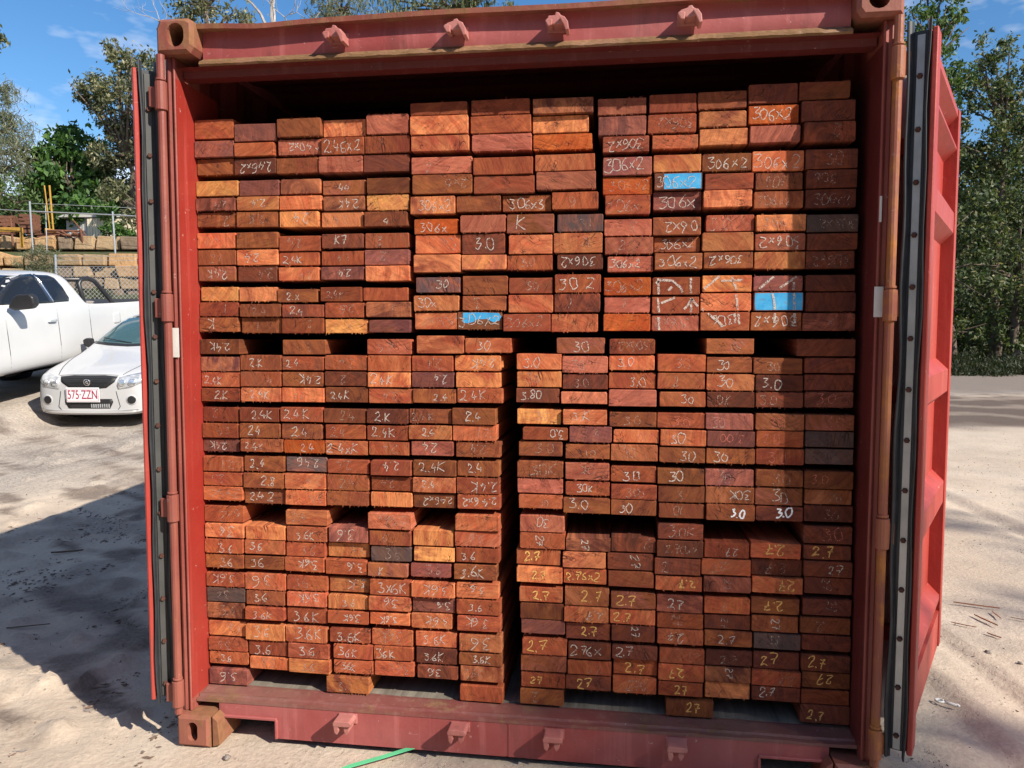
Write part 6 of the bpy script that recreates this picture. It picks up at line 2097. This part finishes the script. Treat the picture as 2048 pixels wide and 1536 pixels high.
for k, (u, v, d) in enumerate(((232, 452, 24.4), (262, 470, 24.6))):
    tree('weed_shrub', ('leafy weed hanging over the upper stone course', 'small dark shrub on the upper stones beside the left door')[k], 'shrub', foot(u, d), pb(d, (u, v, 18), (u + 14, v + 8, 14), (u - 12, v + 10, 12)), 'mango', 3000, .07, 40 + k, 2.2, .2, .02)

# unseen tree belt added behind the camera to cut low sky fill
vb = []
for k in range(64):
    a = math.radians(rg.uniform(168, 368))
    R_ = rg.uniform(20, 27)
    x, y = R_ * math.cos(a), -1.0 + R_ * math.sin(a)
    if (Vector((x, y, 0)) - CAM).dot(AX_D) > 1.5:
        continue
    for zz in (1.5, 4.2, 6.8, 9.0):
        vb.append(((x + rg.uniform(-.8, .8), y + rg.uniform(-.8, .8), zz + rg.uniform(-.6, .6)), rg.uniform(1.7, 2.5) * (1.1 - zz * .035), 1.0))
low('unseen_tree_belt', 'tree belt added unseen behind the viewer to dim the low sky', vb, 'forest', 34, .42, 61, 1.8, .3)

# gums beside the yard whose thin crowns throw broken shade across the right of the container and the ground
def shade_tree(name, label, targets, t, seed, n):
    bl = []
    for P, r, sq in targets:
        c = Vector(P) + SUN * t
        bl.append((tuple(c), r, sq))
    c0 = sum((Vector(b[0]) for b in bl), Vector()) / len(bl)
    tree(name, label, 'tree', (c0.x + .6, c0.y - .4, 0), bl, 'gum', n, .10, seed, 2.6, .5, .16, twigs=1, clump=.34, shell=.3)
shade_tree('yard_gum_tree', 'slender gum beside the yard, shading the right of container', [((.95, .1, .25), .60, .75), ((.55, .1, .10), .45, .6), ((1.15, .1, .85), .50, .8), ((.75, .1, .65), .4, .6), ((2.1, .0, .3), .8, .7), ((.85, .1, -.5), .8, .7)], 24.0, 51, 330)
shade_tree('roadside_gum_tree', 'gum beside the yard road, shading the pale ground', [((4.4, 3.9, 0), .8, .4), ((5.2, 4.9, 0), .8, .4), ((3.6, 2.9, 0), .55, .3), ((6.2, 5.6, 0), 1.0, .5), ((3.0, 4.1, 0), .5, .3), ((2.6, 1.9, 0), .45, .3)], 26.0, 52, 260)

# ------------------------------------------------------------------ small things on the ground
M['chip'] = plain('red wood splinter', (0.30, 0.13, 0.075), 0.85, 0, 0.2, 0.3, 30)
M['chip_pale'] = plain('dry bark', (0.16, 0.11, 0.085), 0.9, 0, 0.2, 0.4, 30)
M['pvc'] = plain('white plastic', (0.74, 0.72, 0.66), 0.45, 0, 0.5, 0.06, 20)
M['strap'] = plain('green strapping', (0.10, 0.50, 0.24), 0.4, 0, 0.5, 0.1, 12)
M['stone'] = plain('yard stone', (0.22, 0.19, 0.17), 0.9, 0, 0.2, 0.35, 20)
def splinter(a, b, wd, label, mat='chip', group='wood splinters on the yard'):
    a, b = Vector((a[0], a[1], 0)), Vector((b[0], b[1], 0))
    d = b - a; n = Vector((-d.y, d.x, 0)).normalized() * wd
    z = .006
    vs = [a + n * .2, a - n * .2, a + d * .35 - n * .6, b - n * .1, b + n * .1, a + d * .5 + n * .7]
    vs = [(p.x, p.y, z) for p in vs] + [((p.x + (a.x + b.x) / 2) / 2 if False else p.x, p.y, z + wd * .5 * (1 if 0 < i < 5 else .4)) for i, p in enumerate(vs)]
    k = 6
    fs = [tuple(range(k))[::-1], tuple(k + i for i in range(k))] + [(i, (i + 1) % k, k + (i + 1) % k, k + i) for i in range(k)]
    c = (a + b) / 2
    vs = [(x - c.x, y - c.y, zz) for x, y, zz in vs]
    o = MB().add(vs, fs).build('wood_splinter', M[mat], None, (c.x, c.y, 0.004 + ground_z(c)))
    tag(o, label, 'splinter', group)
splinter((2.24, 2.0), (2.45, 1.93), .012, 'longest straight red splinter on the pale ground right of the door')
splinter((2.27, 1.81), (2.32, 1.66), .012, 'slanted red splinter in the small heap near the right door')
splinter((2.10, 1.68), (2.20, 1.62), .008, 'thin splinter at the left end of the small heap')
splinter((2.39, 1.88), (2.385, 1.77), .008, 'short dark splinter above the small heap')
splinter((2.44, 1.80), (2.56, 1.74), .006, 'fine splinter trailing right of the small heap')
splinter((2.22, 1.55), (2.26, 1.49), .010, 'short stubby splinter below the small heap')
splinter((-3.45, 2.14), (-3.27, 2.22), .022, 'curled strip of bark in the container shadow', 'chip_pale', None)
splinter((-2.70, .90), (-2.52, .98), .010, 'straight dark stick at the edge of the shadow, left', 'chip_pale', None)
def hook():
    m = MB()
    ring = [(.025 * math.cos(t), .022 * math.sin(t), .012) for t in np.linspace(0, 5.6, 14)]
    m.tube(ring, .008, 6)
    m.tube([(.022, -.008, .012), (.05, -.03, .010), (.085, -.05, .010), (.10, -.045, .010)], [.009, .010, .011, .008], 6)
    m.tube([(.085, -.05, .010), (.10, -.062, .010)], [.010, .007], 6)
    m.v = [(x * .62, y * .62, z * .62) for x, y, z in m.v]
    o = m.build('plastic_hook', M['pvc'], None, (1.695, .76, .0), smooth=True)
    tag(o, 'small white plastic hook lying on the ground right of container', 'hook')
hook()
m = MB()
pts = [(-.62, -.16), (-.53, -.06), (-.44, .0), (-.34, .075)]
for (a, b) in zip(pts, pts[1:]):
    d = (Vector(b) - Vector(a)).normalized(); n = Vector((-d.y, d.x)) * .010
    i = pts.index(a)
    za, zb = .012 + .004 * i, .012 + .004 * (i + 1)
    m.add([(a[0] + n.x, a[1] + n.y, za), (a[0] - n.x, a[1] - n.y, za), (b[0] - n.x, b[1] - n.y, zb), (b[0] + n.x, b[1] + n.y, zb),
           (a[0] + n.x, a[1] + n.y, za + .002), (a[0] - n.x, a[1] - n.y, za + .002), (b[0] - n.x, b[1] - n.y, zb + .002), (b[0] + n.x, b[1] + n.y, zb + .002)],
          [(0, 3, 2, 1), (4, 5, 6, 7), (0, 1, 5, 4), (2, 3, 7, 6), (1, 2, 6, 5), (3, 0, 4, 7)])
tag(m.build('packing_strap', M['strap']), 'bright green packing strap poking out under the container sill', 'strap')
def pebble(x, y, r, label):
    rnd = random.Random(int(x * 1000))
    bm = bmesh.new()
    bmesh.ops.create_icosphere(bm, subdivisions=2, radius=r)
    for v in bm.verts:
        v.co *= rnd.uniform(.75, 1.15); v.co.z *= .7
    me = bpy.data.meshes.new('stone'); bm.to_mesh(me); bm.free()
    me.materials.append(M['stone'])
    o = bpy.data.objects.new('stone', me); COL.objects.link(o); o.location = (x, y, r * .35 + ground_z((x, y)))
    tag(o, label, 'stone')
pebble(2.12, 1.31, .016, 'larger dark stone on the pale ground right of the door')
pebble(2.21, 1.20, .013, 'dark stone nearest the right edge of the pale ground')
pebble(-.99, -.05, .014, 'small stone in front of the left fork notch')
pebble(2.9, 2.45, .014, 'small stone farther out on the pale ground')
# chips, bark crumbs and grit trodden into the yard: uncountable
def litter():
    rg = np.random.default_rng(77)
    def field(n, xr, yr, thr, seed, smin, smax):
        x = rg.uniform(*xr, n); y = rg.uniform(*yr, n)
        keep = fbm(x, y, 1.6, seed) > thr
        x, y = x[keep], y[keep]
        return x, y, rg.uniform(smin, smax, len(x)) * rg.random(len(x)) ** 1.5 + smin * .5
    sets = [field(15000, (-4.8, -1.25), (-.3, 4.4), .455, 5, .008, .055), field(1500, (-5.5, -1.3), (-.6, 5), .3, 6, .004, .018), field(2600, (1.25, 5.0), (-.4, 5.5), .48, 7, .004, .022), field(900, (-1.2, 1.6), (-.8, .05), .42, 8, .003, .012), field(1500, (1.28, 2.1), (.0, 1.0), .40, 9, .004, .02), field(3000, (1.3, 7), (1, 12), .50, 10, .006, .03), field(2500, (-7, -2), (3, 8), .5, 11, .006, .03)]
    V, F, mt = [], [], []
    for si, (x, y, s) in enumerate(sets):
        z = base_height(x, y)
        a = rg.uniform(0, math.pi, len(x)) if si else rg.normal(.35, .5, len(x))
        w = s * rg.uniform(.08, .35, len(x))
        for i in range(len(x)):
            dx, dy = math.cos(a[i]) * s[i] / 2, math.sin(a[i]) * s[i] / 2
            nx, ny = -math.sin(a[i]) * w[i] / 2, math.cos(a[i]) * w[i] / 2
            o = len(V)
            h = w[i] * .5 + .002
            zz = z[i] + .002
            V += [(x[i] - dx, y[i] - dy, zz), (x[i] + nx, y[i] + ny, zz - .003), (x[i] + dx, y[i] + dy, zz + h * .6), (x[i] - nx, y[i] - ny, zz - .003), (x[i] + dx * .2, y[i] + dy * .2, zz + h)]
            F += [(o, o + 1, o + 4), (o + 1, o + 2, o + 4), (o + 2, o + 3, o + 4), (o + 3, o, o + 4)]
            mt += [0 if rg.random() < .6 else 1] * 4
    me = bpy.data.meshes.new('ground_litter'); me.from_pydata(V, [], F)
    me.materials.append(M['chip_pale']); me.materials.append(M['stone'])
    me.polygons.foreach_set('material_index', mt)
    o = bpy.data.objects.new('ground_litter', me); COL.objects.link(o)
    tag(o, 'bark crumbs, wood chips and grit trodden into the yard', None, None, 'stuff')
litter()
